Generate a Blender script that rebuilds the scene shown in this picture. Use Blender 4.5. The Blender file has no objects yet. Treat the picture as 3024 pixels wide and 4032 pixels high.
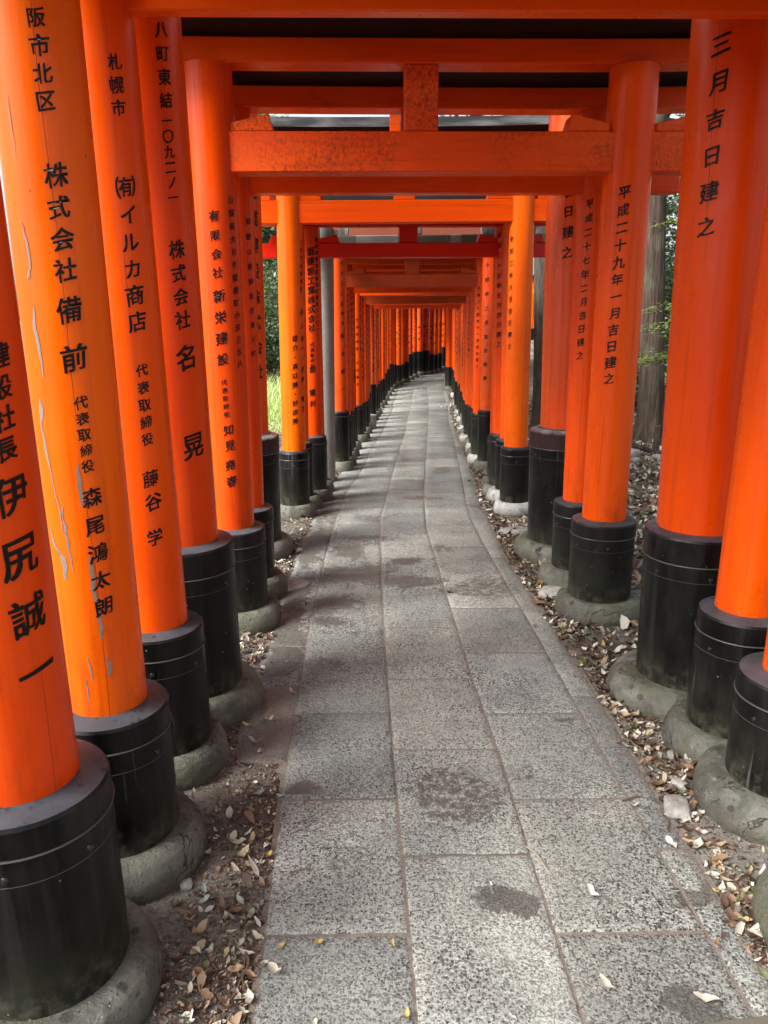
import bpy, bmesh, math, random
import numpy as np
from mathutils import Matrix, Vector, noise
R = math.radians
random.seed(4)
rng = np.random.default_rng(11)
sc = bpy.context.scene
COL = sc.collection

# ------------------------------------------------------------------ camera
PITCH, ROLL, EYE = R(14.6), R(0.55), 1.5
fw = Vector((0, math.cos(PITCH), -math.sin(PITCH)))
rt = Vector((1, 0, 0)); up = rt.cross(fw)
rt2 = math.cos(ROLL) * rt - math.sin(ROLL) * up
up2 = math.cos(ROLL) * up + math.sin(ROLL) * rt
cam = bpy.data.cameras.new('camera')
cam.sensor_fit = 'VERTICAL'; cam.sensor_height = 36.0; cam.lens = 27.05
cam.clip_start = 0.05; cam.clip_end = 800
co = bpy.data.objects.new('camera', cam); COL.objects.link(co)
m = Matrix.Identity(4)
for i in range(3):
    m[i][0], m[i][1], m[i][2] = rt2[i], up2[i], -fw[i]
m[2][3] = EYE
co.matrix_world = m
sc.camera = co

# ------------------------------------------------------------------ sky, sun, exposure
SUN_EL, SUN_AZ = R(42), R(238)           # bright overcast: high soft light from the left, a little behind
world = bpy.data.worlds.new('World'); sc.world = world; world.use_nodes = True
wn, wl = world.node_tree.nodes, world.node_tree.links
sky = wn.new('ShaderNodeTexSky'); sky.sky_type = 'NISHITA'; sky.sun_disc = False
sky.sun_elevation = SUN_EL; sky.sun_rotation = SUN_AZ
sky.air_density = 1.0; sky.dust_density = 4.0; sky.ozone_density = 0.6
hs = wn.new('ShaderNodeHueSaturation'); hs.inputs['Saturation'].default_value = 0.22
wl.new(sky.outputs[0], hs.inputs['Color'])
bg = wn['Background']; wl.new(hs.outputs[0], bg.inputs['Color']); bg.inputs['Strength'].default_value = 0.06
sun = bpy.data.lights.new('sun', 'SUN'); sun.energy = 1.5; sun.angle = R(28); sun.color = (1.0, 0.96, 0.90)
so = bpy.data.objects.new('sun', sun); COL.objects.link(so)
sd = Vector((math.sin(SUN_AZ) * math.cos(SUN_EL), math.cos(SUN_AZ) * math.cos(SUN_EL), math.sin(SUN_EL)))
so.rotation_euler = sd.to_track_quat('Z', 'Y').to_euler()
so.location = sd * 60
sc.view_settings.view_transform = 'Standard'; sc.view_settings.look = 'None'
sc.view_settings.gamma = 1.0; sc.view_settings.exposure = 2.4
sc.render.engine = 'CYCLES'
sc.cycles.max_bounces = 10; sc.cycles.diffuse_bounces = 6; sc.cycles.glossy_bounces = 4
sc.cycles.use_denoising = True

# ------------------------------------------------------------------ node helpers
class NT:
    def __init__(s, name):
        s.mat = bpy.data.materials.new(name); s.mat.use_nodes = True
        s.t = s.mat.node_tree; s.n = s.t.nodes; s.l = s.t.links
        s.b = s.n['Principled BSDF']
    def node(s, kind, ins=None, **props):
        nd = s.n.new('ShaderNode' + kind)
        for k, v in props.items(): setattr(nd, k, v)
        for k, v in (ins or {}).items(): s.put(nd.inputs[k], v)
        return nd
    def put(s, sock, v):
        if isinstance(v, bpy.types.NodeSocket): s.l.new(v, sock)
        else: sock.default_value = v
    def noise(s, vec, scale, detail=4, rough=0.55, dist=0.0):
        return s.node('TexNoise', {'Vector': vec, 'Scale': scale, 'Detail': detail, 'Roughness': rough, 'Distortion': dist}).outputs['Fac']
    def mapr(s, v, a, b, c=0.0, d=1.0, smooth=False):
        nd = s.node('MapRange', {'Value': v, 'From Min': a, 'From Max': b, 'To Min': c, 'To Max': d})
        if smooth: nd.interpolation_type = 'SMOOTHSTEP'
        return nd.outputs['Result']
    def math(s, op, a, b=0.0):
        nd = s.node('Math', operation=op); s.put(nd.inputs[0], a); s.put(nd.inputs[1], b); return nd.outputs[0]
    def mix(s, f, a, b, blend='MIX'):
        nd = s.node('MixRGB', blend_type=blend); s.put(nd.inputs[0], f); s.put(nd.inputs[1], a); s.put(nd.inputs[2], b); return nd.outputs[0]
    def coords(s, scale=(1, 1, 1), rnd=True):
        tc = s.node('TexCoord'); v = tc.outputs['Object']
        if rnd:
            oi = s.node('ObjectInfo')
            k = s.math('MULTIPLY', oi.outputs['Random'], 37.0)
            cx = s.node('CombineXYZ', {'X': k, 'Y': k, 'Z': k})
            v = s.node('VectorMath', {0: v, 1: cx.outputs[0]}, operation='ADD').outputs[0]
        if scale != (1, 1, 1):
            v = s.node('Mapping', {'Vector': v, 'Scale': scale}).outputs[0]
        return v
    def bump(s, h, strength=0.3, dist=0.01):
        nd = s.node('Bump', {'Height': h, 'Strength': strength, 'Distance': dist}); s.l.new(nd.outputs[0], s.b.inputs['Normal'])
    def base(s, c): s.put(s.b.inputs['Base Color'], c)
    def rough(s, r): s.put(s.b.inputs['Roughness'], r)
    def zfade(s, a, b):
        tc = s.node('TexCoord'); sp = s.node('SeparateXYZ', {0: tc.outputs['Object']})
        return s.mapr(sp.outputs['Z'], a, b)

def C(r, g, b): return (r, g, b, 1.0)

def vermilion(name, base, dark, mould=0.0, rough=0.28, fade=0.25, spec=0.22, beam=False):
    S = (lambda a, b: (b, a, a)) if beam else (lambda a, b: (a, a, b))
    t = NT(name)
    v = t.coords()
    n1 = t.noise(t.coords(S(3, .7)), 1.6, 4)
    col = t.mix(t.mapr(n1, .38, .64), base, dark)
    # chalky, sun-bleached paint in long vertical drifts
    n2 = t.noise(t.coords(S(7, .5)), 1.5, 5, .6)
    col = t.mix(t.math('MULTIPLY', t.mapr(n2, .52, .75), fade), col, C(.80, .24, .05))
    # fine drips and scuffs
    n3 = t.noise(t.coords(S(40, 1.2)), 1.0, 3)
    col = t.mix(t.math('MULTIPLY', t.mapr(n3, .54, .70), .34), col, C(.30, .03, .004))
    n4 = t.noise(t.coords(S(14, .35)), 1.0, 5, .65)
    col = t.mix(t.math('MULTIPLY', t.mapr(n4, .50, .66), .38), col, dark)
    # grime and splash creeping up from the sleeve
    gr = 0.0 if beam else t.math('MULTIPLY', t.zfade(.85, .50), t.mapr(t.noise(t.coords(S(9, 3)), 1.6, 6, .7), .50, .68))
    col = t.mix(0.0 if beam else t.math('MULTIPLY', gr, .55), col, C(.22, .035, .008))
    # hairline cracks along the grain: thin lines around a fixed angle
    tc = t.node('TexCoord'); sp = t.node('SeparateXYZ', {0: tc.outputs['Object']})
    ang = t.math('ARCTAN2', sp.outputs['Y'], sp.outputs['X'])
    oi = t.node('ObjectInfo')
    wob = t.math('MULTIPLY', t.noise(t.coords(S(1, 1.0)), 1.1, 3), .20)
    a2 = t.math('ADD', t.math('ADD', t.math('MULTIPLY', ang  , .62), wob), t.math('MULTIPLY', oi.outputs['Random'], 5.0))
    fr = t.math('ABSOLUTE', t.math('SUBTRACT', t.math('FRACT', a2), .5))
    line = t.mapr(fr, .0028, .0060, 1, 0)
    brk = t.mapr(t.noise(t.coords(S(2, 1.1)), 1.3, 2), .49, .56)
    crack = t.math('MULTIPLY', line, 0.0 if beam else brk)
    col = t.mix(t.math('MULTIPLY', crack, .8), col, C(.10, .012, .004))
    # small insect spots and chips
    vo = t.node('TexVoronoi', {'Vector': v, 'Scale': 16.0, 'Randomness': 1.0})
    chip = t.math('MULTIPLY', t.mapr(vo.outputs['Distance'], .045, .07, 1, 0), t.mapr(t.noise(v, 5, 2), .56, .60))
    col = t.mix(t.math('MULTIPLY', chip, .7), col, C(.16, .03, .012))
    if mould > 0:
        m1 = t.noise(t.coords((1.2, 1, 1)), 60, 6, .8, .5)
        m2 = t.noise(t.coords(), 2.2, 3)
        mk = t.math('MULTIPLY', t.mapr(m1, .46, .60), t.mapr(m2, .36, .60))
        col = t.mix(t.math('MULTIPLY', mk, mould), col, C(.13, .022, .006))
    t.base(col)
    rr = t.mapr(t.noise(v, 9, 5, .6), .3, .7, rough - .06, rough + .14)
    t.rough(rr)
    t.put(t.b.inputs['Specular IOR Level'], spec)
    h = t.math('SUBTRACT', t.math('MULTIPLY', t.noise(t.coords(S(22, 1.4)), 1.0, 5, .65), .7), crack)
    t.bump(h, .32, .004)
    return t.mat

M = {}
MBEAM = {}
M['fresh'] = vermilion('vermilion_fresh', C(.80, .092, .0004), C(.74, .064, .0004), rough=.30, fade=.08); MBEAM['fresh'] = vermilion('vermilion_fresh_beam', C(.80, .092, .0004), C(.74, .064, .0004), rough=.30, fade=.08, beam=True)
M['gold'] = vermilion('vermilion_golden', C(.84, .138, .0006), C(.80, .098, .0006), rough=.28, fade=.06); MBEAM['gold'] = vermilion('vermilion_golden_beam', C(.84, .138, .0006), C(.80, .098, .0006), rough=.28, fade=.06, beam=True)
M['mid'] = vermilion('vermilion_mid', C(.75, .072, .0004), C(.68, .051, .0004), rough=.30, fade=.12); MBEAM['mid'] = vermilion('vermilion_mid_beam', C(.75, .072, .0004), C(.68, .051, .0004), rough=.30, fade=.12, beam=True)
M['faded'] = vermilion('vermilion_faded', C(.76, .082, .004), C(.70, .056, .002), rough=.28, fade=.30, spec=.45); MBEAM['faded'] = vermilion('vermilion_faded_beam', C(.76, .082, .004), C(.70, .056, .002), rough=.28, fade=.30, spec=.45, beam=True)
M['red'] = vermilion('vermilion_red', C(.58, .014, .0006), C(.52, .010, .0006), rough=.32, fade=.04); MBEAM['red'] = vermilion('vermilion_red_beam', C(.58, .014, .0006), C(.52, .010, .0006), rough=.32, fade=.04, beam=True)
M['mould'] = vermilion('vermilion_mouldy', C(.82, .094, .0006), C(.75, .066, .0006), mould=.85, rough=.5, fade=.1, spec=.3); MBEAM['mould'] = vermilion('vermilion_mouldy_beam', C(.82, .094, .0006), C(.75, .066, .0006), mould=.85, rough=.5, fade=.1, spec=.3, beam=True)
M['brownish'] = vermilion('vermilion_weathered', C(.50, .060, .005), C(.38, .042, .005), mould=.7, rough=.55, fade=.15, spec=.3); MBEAM['brownish'] = vermilion('vermilion_weathered_beam', C(.50, .060, .005), C(.38, .042, .005), mould=.7, rough=.55, fade=.15, spec=.3, beam=True)
MBEAM['salmon'] = vermilion('vermilion_salmon_beam', C(.36, .105, .060), C(.30, .085, .050), rough=.5, fade=.1, beam=True); M['salmon'] = MBEAM['salmon']

def dusty_black(name, base, top, algae=.55, rough=.33):
    t = NT(name); v = t.coords()
    n = t.noise(t.coords((5, 5, 1.4)), 3, 5, .65)
    col = t.mix(t.mapr(n, .42, .78), base, C(.013, .013, .012))
    st = t.noise(t.coords((26, 26, .9)), 1, 4)
    col = t.mix(t.math('MULTIPLY', t.mapr(st, .55, .75), .4), col, C(.034, .034, .031))
    # green algae and earth splash creeping up from the ground
    low = t.zfade(.34, .02)
    al = t.math('MULTIPLY', low, t.mapr(t.noise(v, 6, 5, .6), .38, .62))
    col = t.mix(t.math('MULTIPLY', al, algae), col, C(.045, .050, .028))
    sc_ = t.math('MULTIPLY', t.mapr(t.noise(t.coords((60, 60, 1.6)), 1.0, 2), .66, .72), t.mapr(t.noise(v, 5, 3), .5, .6))
    col = t.mix(t.math('MULTIPLY', sc_, .6), col, C(.10, .10, .095))
    mudf = t.math('MULTIPLY', t.zfade(.20, .08), t.mapr(t.noise(v, 26, 6, .75), .46, .62))
    col = t.mix(t.math('MULTIPLY', mudf, .75), col, C(.10, .088, .068))
    # chips
    vo = t.node('TexVoronoi', {'Vector': v, 'Scale': 30.0})
    ch = t.math('MULTIPLY', t.mapr(vo.outputs['Distance'], .06, .09, 1, 0), t.mapr(t.noise(v, 7, 2), .58, .62))
    col = t.mix(ch, col, C(.22, .22, .21))
    # settled dust on upward faces with dried rain spots
    g = t.node('NewGeometry'); sp = t.node('SeparateXYZ', {0: g.outputs['Normal']})
    upf = t.mapr(sp.outputs['Z'], .55, .9)
    vo2 = t.node('TexVoronoi', {'Vector': v, 'Scale': 45.0})
    spots = t.math('MULTIPLY', t.mapr(vo2.outputs['Distance'], .22, .34, 1, 0), t.mapr(t.noise(v, 18, 3), .42, .56))
    dust = t.mix(spots, top, C(.012, .013, .016))
    dust = t.mix(t.mapr(t.noise(v, 9, 5, .7), .40, .66), dust, C(.05, .052, .058))
    col = t.mix(t.math('MULTIPLY', upf, .9), col, dust)
    t.base(col)
    t.rough(t.mapr(t.noise(v, 8, 5, .6), .3, .75, rough - .08, rough + .25))
    t.put(t.b.inputs['Specular IOR Level'], .22)
    t.bump(t.math('ADD', t.noise(t.coords((30, 30, 2)), 1, 4), t.math('MULTIPLY', t.noise(t.coords((4, 4, 1.5)), 1, 3), 2.0)), .28, .005)
    return t.mat
M['black'] = dusty_black('black_lacquer', C(.0018, .0018, .0018), C(.070, .078, .092))
M['blackold'] = dusty_black('black_lacquer_old', C(.006, .006, .005), C(.085, .09, .10), algae=.9, rough=.42)
M['maroon'] = dusty_black('maroon_cap', C(.040, .018, .016), C(.34, .33, .34), algae=.0, rough=.38)
def plain(name, c, r=.5, spec=.5, metal=0.0):
    t = NT(name); t.base(c); t.rough(r); t.put(t.b.inputs['Specular IOR Level'], spec); t.put(t.b.inputs['Metallic'], metal); return t.mat
M['ink'] = plain('black_ink', C(.004, .004, .004), .38, .22)
M['rim'] = plain('worn_rim', C(.055, .053, .05), .4, .5)
M['rivet'] = plain('black_rivet', C(.012, .012, .012), .25, .6)
t = NT('roof_black'); v = t.coords((.6, 3, 3), True)
t.base(t.mix(t.mapr(t.noise(v, 6, 5), .45, .7), C(.002, .002, .002), C(.008, .008, .008))); t.rough(.6); t.put(t.b.inputs['Specular IOR Level'], .15)
M['roof'] = t.mat
t = NT('roof_edge'); v = t.coords((.5, 3, 3), True)
t.base(t.mix(t.mapr(t.noise(v, 9, 5), .42, .7), C(.030, .031, .034), C(.14, .145, .15))); t.rough(.42)
M['roofedge'] = t.mat
# bare grey wood under flaked paint
t = NT('bare_grey_wood'); v = t.coords((18, 18, 1), True)
t.base(t.mix(t.mapr(t.noise(v, 2, 5), .35, .7), C(.17, .14, .115), C(.27, .23, .19))); t.rough(.7); M['barewood'] = t.mat
t = NT('rotten_wood'); v = t.coords((14, 14, .8), True)
t.base(t.mix(t.mapr(t.noise(v, 2, 5), .38, .66), C(.035, .026, .012), C(.14, .10, .03))); t.rough(.75); t.bump(t.noise(v, 3, 5), .6, .02); M['rotten'] = t.mat

def stone(name, a, b, dark, scale=1.0, moss=.5):
    t = NT(name); v = t.coords()
    col = t.mix(t.mapr(t.noise(v, 5 * scale, 7, .7), .41, .60), a, b)
    col = t.mix(t.math('MULTIPLY', t.mapr(t.noise(v, 140, 3, .7), .52, .68), .35), col, C(.12, .12, .11))
    col = t.mix(t.math('MULTIPLY', t.mapr(t.noise(v, 12, 6, .75), .56, .66), .5), col, C(.34, .34, .31))
    col = t.mix(t.math('MULTIPLY', t.mapr(t.noise(t.coords((6, 6, 2)), 1.4, 6, .7), .52, .62), .6), col, dark)
    # drip spots
    vo = t.node('TexVoronoi', {'Vector': v, 'Scale': 13.0})
    sp = t.math('MULTIPLY', t.mapr(vo.outputs['Distance'], .17, .22, 1, 0), t.mapr(t.noise(v, 7, 3), .50, .54))
    col = t.mix(t.math('MULTIPLY', sp, .85), col, dark)
    vo = t.node('TexVoronoi', {'Vector': v, 'Scale': 44.0})
    sp = t.math('MULTIPLY', t.mapr(vo.outputs['Distance'], .17, .24, 1, 0), t.mapr(t.noise(v, 11, 3), .54, .58))
    col = t.mix(t.math('MULTIPLY', sp, .6), col, dark)
    cn = t.noise(v, 3.4, 5, .6, .5)
    ck = t.math('MULTIPLY', t.mapr(t.math('ABSOLUTE', t.math('SUBTRACT', cn, .5)), .0025, .0065, 1, 0), t.mapr(t.noise(v, 2.3, 2), .50, .56))
    col = t.mix(t.math('MULTIPLY', ck, .85), col, C(.018, .018, .015))
    pit = t.node('TexVoronoi', {'Vector': v, 'Scale': 95.0}); pc = t.node('SeparateColor', {0: pit.outputs['Color']})
    pm_ = t.math('MULTIPLY', t.math('LESS_THAN', pc.outputs[0], .22), t.mapr(pit.outputs['Distance'], .18, .30, 1, 0))
    col = t.mix(t.math('MULTIPLY', pm_, .7), col, t.mix(t.math('LESS_THAN', pc.outputs[1], .4), C(.045, .045, .038), C(.40, .40, .37)))
    lo = t.zfade(.075, .005)
    col = t.mix(t.math('MULTIPLY', t.math('MULTIPLY', lo, t.mapr(t.noise(v, 8, 5), .25, .5)), .9), col, C(.085, .070, .055))
    gm = t.math('MULTIPLY', t.mapr(t.noise(v, 4.3, 5, .6), .46, .66), moss)
    col = t.mix(gm, col, C(.13, .145, .075))
    t.base(col); t.rough(t.mapr(t.noise(v, 6, 4), .3, .7, .42, .8))
    t.bump(t.math('ADD', t.noise(v, 24, 6, .7), t.math('SUBTRACT', t.math('MULTIPLY', t.noise(v, 70, 6, .75), 1.1), t.math('ADD', ck, t.math('MULTIPLY', pm_, .5)))), 1.0, .010)
    return t.mat
M['stone'] = stone('base_stone', C(.085, .087, .070), C(.19, .192, .165), C(.038, .040, .033))
M['stonepale'] = stone('base_stone_pale', C(.46, .46, .44), C(.60, .60, .58), C(.22, .22, .20), moss=.15)
M['stonedark'] = stone('base_stone_dark', C(.06, .062, .05), C(.13, .132, .11), C(.06, .06, .05), moss=.6)
t = NT('granite'); v = t.coords()
col = t.mix(t.mapr(t.noise(v, 3, 5), .3, .7), C(.20, .195, .18), C(.31, .30, .285))
col = t.mix(t.math('MULTIPLY', t.mapr(t.noise(v, 120, 3, .7), .48, .62), .5), col, C(.10, .10, .095))
col = t.mix(t.mapr(t.noise(t.coords((3, 3, .35)), 1.2, 5, .6), .50, .54), col, C(.105, .095, .075))
t.base(col); t.rough(.8); t.bump(t.noise(v, 90, 4, .7), .35, .005); M['granite'] = t.mat

# exposed-aggregate paving; 'wet' and 'tint' are stains and slab-to-slab differences stored on the mesh
t = NT('aggregate_paving'); v = t.coords(rnd=False)
wn1 = t.node('TexNoise', {'Vector': v, 'Scale': 170.0, 'Detail': 2.0}).outputs['Color']
wv = t.node('VectorMath', {0: t.node('VectorMath', {0: wn1, 1: (-.5, -.5, -.5)}, operation='ADD').outputs[0], 'Scale': .0085}, operation='SCALE').outputs[0]
v2 = t.node('VectorMath', {0: v, 1: wv}, operation='ADD').outputs[0]
vo = t.node('TexVoronoi', {'Vector': v2, 'Scale': 138.0, 'Randomness': 1.0})
vob = t.node('TexVoronoi', {'Vector': v2, 'Scale': 290.0, 'Randomness': 1.0}); cb = t.node('SeparateColor', {0: vob.outputs['Color']})
cell = t.node('SeparateColor', {0: vo.outputs['Color']})
dens = t.mapr(t.noise(v, 3.2, 4), .30, .70, .48, 1.0)
isd = t.math('LESS_THAN', cell.outputs[0], dens)
core = t.mapr(vo.outputs['Distance'], .42, .56, 1, 0)
worn = t.mapr(t.noise(v, 2.1, 4, .6), .30, .54, .35, 1.0)
fac = t.math('MULTIPLY', t.math('MULTIPLY', isd, core), worn)
stonec = t.mix(cell.outputs[1], C(.022, .024, .027), C(.22, .22, .21))
matrix = t.mix(t.mapr(t.noise(v, 70, 4, .7), .3, .7), C(.285, .308, .278), C(.475, .505, .455))
matrix = t.mix(t.mapr(t.noise(v, 4, 4), .35, .7), matrix, C(.25, .27, .25))
matrix = t.mix(t.math('MULTIPLY', t.math('LESS_THAN', cb.outputs[0], .34), .75), matrix, t.mix(cb.outputs[1], C(.05, .05, .05), C(.24, .24, .225)))
col = t.mix(fac, matrix, stonec)
# patches rubbed down to larger dark pebbles
vc = t.node('TexVoronoi', {'Vector': v2, 'Scale': 96.0, 'Randomness': 1.0}); cc3 = t.node('SeparateColor', {0: vc.outputs['Color']})
pb = t.math('MULTIPLY', t.math('MULTIPLY', t.math('LESS_THAN', cc3.outputs[0], .62), t.mapr(vc.outputs['Distance'], .40, .50, 1, 0)), t.mapr(t.noise(v, 1.9, 4, .6), .50, .62))
col = t.mix(pb, col, t.mix(cc3.outputs[1], C(.018, .020, .022), C(.09, .09, .088)))
vo2 = t.node('TexVoronoi', {'Vector': v, 'Scale': 260.0})
c2 = t.node('SeparateColor', {0: vo2.outputs['Color']})
col = t.mix(t.math('MULTIPLY', t.math('LESS_THAN', c2.outputs[0], .07), .6), col, C(.50, .49, .46))
at = t.node('Attribute', attribute_name='tint'); col = t.mix(1.0, col, at.outputs['Color'], 'MULTIPLY')
wet = t.node('Attribute', attribute_name='wet').outputs['Fac']
wetn = t.mapr(t.math('ADD', wet, t.math('MULTIPLY', t.math('SUBTRACT', t.noise(v, 30, 8, .78), .5), 2.0)), .44, .60)
mud = t.mix(t.noise(v, 9, 4), C(.075, .072, .064), C(.125, .12, .11))
dk = t.mix(.55, t.mix(1.0, col, C(.26, .25, .24), 'MULTIPLY'), mud)
col = t.mix(t.math('MULTIPLY', wetn, .88), col, dk)
drt = t.node('Attribute', attribute_name='dirt').outputs['Fac']
drn = t.mapr(t.math('ADD', drt, t.math('MULTIPLY', t.math('SUBTRACT', t.noise(v, 34, 8, .8), .5), 1.5)), .46, .74)
col = t.mix(t.math('MULTIPLY', drn, .75), col, C(.185, .165, .14))
t.base(col); t.rough(t.mapr(wetn, 0, 1, .82, .50))
t.bump(t.math('ADD', t.math('MULTIPLY', fac, .8), t.math('MULTIPLY', t.noise(v, 90, 6, .75), 1.3)), .75, .005)
M['paving'] = t.mat

t = NT('forest_soil'); v = t.coords(rnd=False)
col = t.mix(t.mapr(t.noise(v, 5, 6, .65), .3, .7), C(.082, .066, .052), C(.185, .162, .136))
col = t.mix(t.mapr(t.noise(v, 1.6, 5), .46, .6), col, C(.27, .25, .22))
col = t.mix(t.mapr(t.noise(v, 60, 5, .75), .5, .68), col, C(.055, .038, .028))
vo = t.node('TexVoronoi', {'Vector': v, 'Scale': 85.0}); cc = t.node('SeparateColor', {0: vo.outputs['Color']})
col = t.mix(t.math('MULTIPLY', t.math('LESS_THAN', cc.outputs[0], .09), t.mapr(vo.outputs['Distance'], .25, .4, 1, 0)), col, C(.36, .31, .25))
t.base(col); t.rough(.92); t.bump(t.math('ADD', t.noise(v, 40, 7, .75), t.noise(v, 160, 4)), .9, .012); M['soil'] = t.mat
t = NT('joint_dirt'); v = t.coords(rnd=False)
t.base(t.mix(t.mapr(t.noise(v, 30, 5, .7), .35, .7), C(.15, .115, .092), C(.24, .215, .185))); t.rough(.95); t.bump(t.noise(v, 90, 5, .7), .8, .01); M['joint'] = t.mat

def leafmat(name, attr=True, c=None, trans=.25, rough=.55):
    t = NT(name)
    if attr:
        col = t.node('Attribute', attribute_name='leafcol').outputs['Color']
    else: col = c
    if not attr:
        v = t.coords(); col = t.mix(t.mapr(t.noise(v, 60, 5), .4, .7), c, tuple(x * .62 for x in c[:3]) + (1,))
        vo = t.node('TexVoronoi', {'Vector': v, 'Scale': 120.0}); col = t.mix(t.math('MULTIPLY', t.mapr(vo.outputs['Distance'], .12, .2, 1, 0), t.mapr(t.noise(v, 40, 2), .5, .6)), col, C(.05, .035, .02))
    t.base(col); t.rough(rough)
    if trans:
        tr = t.node('BsdfTranslucent', {'Color': col}); mx = t.node('MixShader', {0: trans})
        t.l.new(t.b.outputs[0], mx.inputs[1]); t.l.new(tr.outputs[0], mx.inputs[2])
        t.l.new(mx.outputs[0], t.n['Material Output'].inputs[0])
    return t.mat
M['litter'] = leafmat('leaf_litter', trans=.1)
M['foliage'] = leafmat('foliage', trans=.35, rough=.45)
LEAFC = {'pale': C(.50, .46, .36), 'tan': C(.42, .31, .18), 'brown': C(.24, .14, .085), 'greygreen': C(.36, .40, .33), 'green': C(.11, .15, .06),
         'yellow': C(.50, .36, .11), 'white': C(.66, .64, .58), 'dark': C(.06, .045, .03)}
for k, c in LEAFC.items(): M['leaf_' + k] = leafmat('dry_leaf_' + k, False, c, .08)
t = NT('cedar_bark'); v = t.coords((9, 9, .8))
n = t.noise(v, 2.2, 6, .65, .4)
col = t.mix(t.mapr(n, .38, .62), C(.018, .011, .007), C(.082, .054, .036))
col = t.mix(t.mapr(t.noise(t.coords(), 2.5, 3), .5, .7), col, C(.09, .095, .065))
t.base(col); t.rough(.9); t.bump(n, 1.0, .05); M['bark'] = t.mat
t = NT('dark_bark'); v = t.coords((8, 8, 1))
n = t.noise(v, 2.2, 6, .65, .4)
t.base(t.mix(t.mapr(n, .38, .62), C(.022, .017, .013), C(.085, .066, .05))); t.rough(.9); t.bump(n, 1.0, .04); M['darkbark'] = t.mat
M['twig'] = plain('twig_brown', C(.13, .085, .055), .8)
M['twigpale'] = plain('twig_pale', C(.36, .30, .22), .8)
t = NT('rubble'); v = t.coords(); t.base(t.mix(t.mapr(t.noise(v, 12, 6, .7), .35, .7), C(.20, .19, .175), C(.46, .44, .41))); t.rough(.85); t.bump(t.noise(v, 40, 6, .7), .6, .01); M['rubble'] = t.mat
t = NT('white_rock'); v = t.coords(); t.base(t.mix(t.mapr(t.noise(v, 5, 6, .7), .35, .7), C(.17, .165, .15), C(.40, .39, .365))); t.rough(.85); t.bump(t.noise(v, 14, 6, .7), .6, .03); M['rock'] = t.mat

# ------------------------------------------------------------------ mesh helpers
def tag(o, label=None, cat=None, group=None, kind=None):
    if label: o['label'] = label
    if cat: o['category'] = cat
    if group: o['group'] = group
    if kind: o['kind'] = kind
    return o

def mesh_np(name, verts, faces, mat=None, smooth=False, sharp=None):
    me = bpy.data.meshes.new(name)
    verts = np.asarray(verts, dtype=np.float32)
    if isinstance(faces, np.ndarray):
        k = faces.shape[1]; nf = len(faces)
        me.vertices.add(len(verts)); me.vertices.foreach_set('co', verts.ravel())
        me.loops.add(nf * k); me.loops.foreach_set('vertex_index', faces.astype(np.int32).ravel())
        me.polygons.add(nf); me.polygons.foreach_set('loop_start', np.arange(0, nf * k, k, dtype=np.int32))
        me.polygons.foreach_set('loop_total', np.full(nf, k, dtype=np.int32))
        me.update(calc_edges=True)
    else:
        me.from_pydata([tuple(map(float, q)) for q in verts], [], faces); me.update()
    if mat: me.materials.append(mat)
    if smooth:
        me.shade_smooth()
        if sharp: me.set_sharp_from_angle(angle=R(sharp))
    return me

def link(name, me, parent=None, loc=(0, 0, 0)):
    o = bpy.data.objects.new(name, me); COL.objects.link(o)
    o.location = loc
    if parent: o.parent = parent
    return o

def empty(name, loc):
    o = bpy.data.objects.new(name, None); COL.objects.link(o); o.location = loc; o.empty_display_size = .2; return o

class MB:
    def __init__(s): s.v = []; s.f = []
    def add(s, vs, fs):
        o = len(s.v); s.v += [tuple(q) for q in vs]; s.f += [tuple(i + o for i in f) for f in fs]
    def lathe(s, prof, n, slope=(0, 0), close_top=True, close_bot=False, jitter=None):
        """prof: (radius, z); slope: x,y drift per metre of height"""
        vs = []
        for r, z in prof:
            for k in range(n):
                a = 2 * math.pi * k / n
                rr = r * (jitter(a, z) if jitter else 1)
                vs.append((rr * math.cos(a) + slope[0] * z, rr * math.sin(a) + slope[1] * z, z))
        fs = []
        for i in range(len(prof) - 1):
            for k in range(n):
                k2 = (k + 1) % n
                fs.append((i * n + k, i * n + k2, (i + 1) * n + k2, (i + 1) * n + k))
        if close_top: fs.append(tuple((len(prof) - 1) * n + k for k in range(n)))
        if close_bot: fs.append(tuple(reversed(range(n))))
        s.add(vs, fs)
    def prism(s, poly, axis_len, place):
        """poly: 2-D outline; extruded by +-axis_len/2; place(u, w, v) -> xyz"""
        n = len(poly)
        vs = [place(u, -axis_len / 2, w) for u, w in poly] + [place(u, axis_len / 2, w) for u, w in poly]
        fs = [tuple(range(n)), tuple(reversed(range(n, 2 * n)))]
        for k in range(n):
            k2 = (k + 1) % n; fs.append((k2, k, n + k, n + k2))
        s.add(vs, fs)
    def mesh(s, name, mat, bevel=0.0, smooth=True, sharp=35, segs=1):
        me = mesh_np(name, s.v, s.f, mat)
        bm = bmesh.new(); bm.from_mesh(me)
        bmesh.ops.recalc_face_normals(bm, faces=bm.faces)
        if bevel > 0:
            ed = [e for e in bm.edges if len(e.link_faces) == 2 and e.calc_face_angle(0) > R(30)]
            bmesh.ops.bevel(bm, geom=ed, offset=bevel, segments=segs, profile=.5, affect='EDGES')
        bm.to_mesh(me); bm.free()
        if smooth:
            me.shade_smooth(); me.set_sharp_from_angle(angle=R(sharp))
        return me

# ------------------------------------------------------------------ lie of the land
YS = np.array([-200, 0, 5.5, 9, 12, 15, 17, 19, 22, 26, 30, 200.]); ZS = np.array([0, 0, 0, -.15, -.28, -.37, -.40, -.35, -.2, .05, .1, .1])
def gz(y): return float(np.interp(y, YS, ZS))
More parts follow.
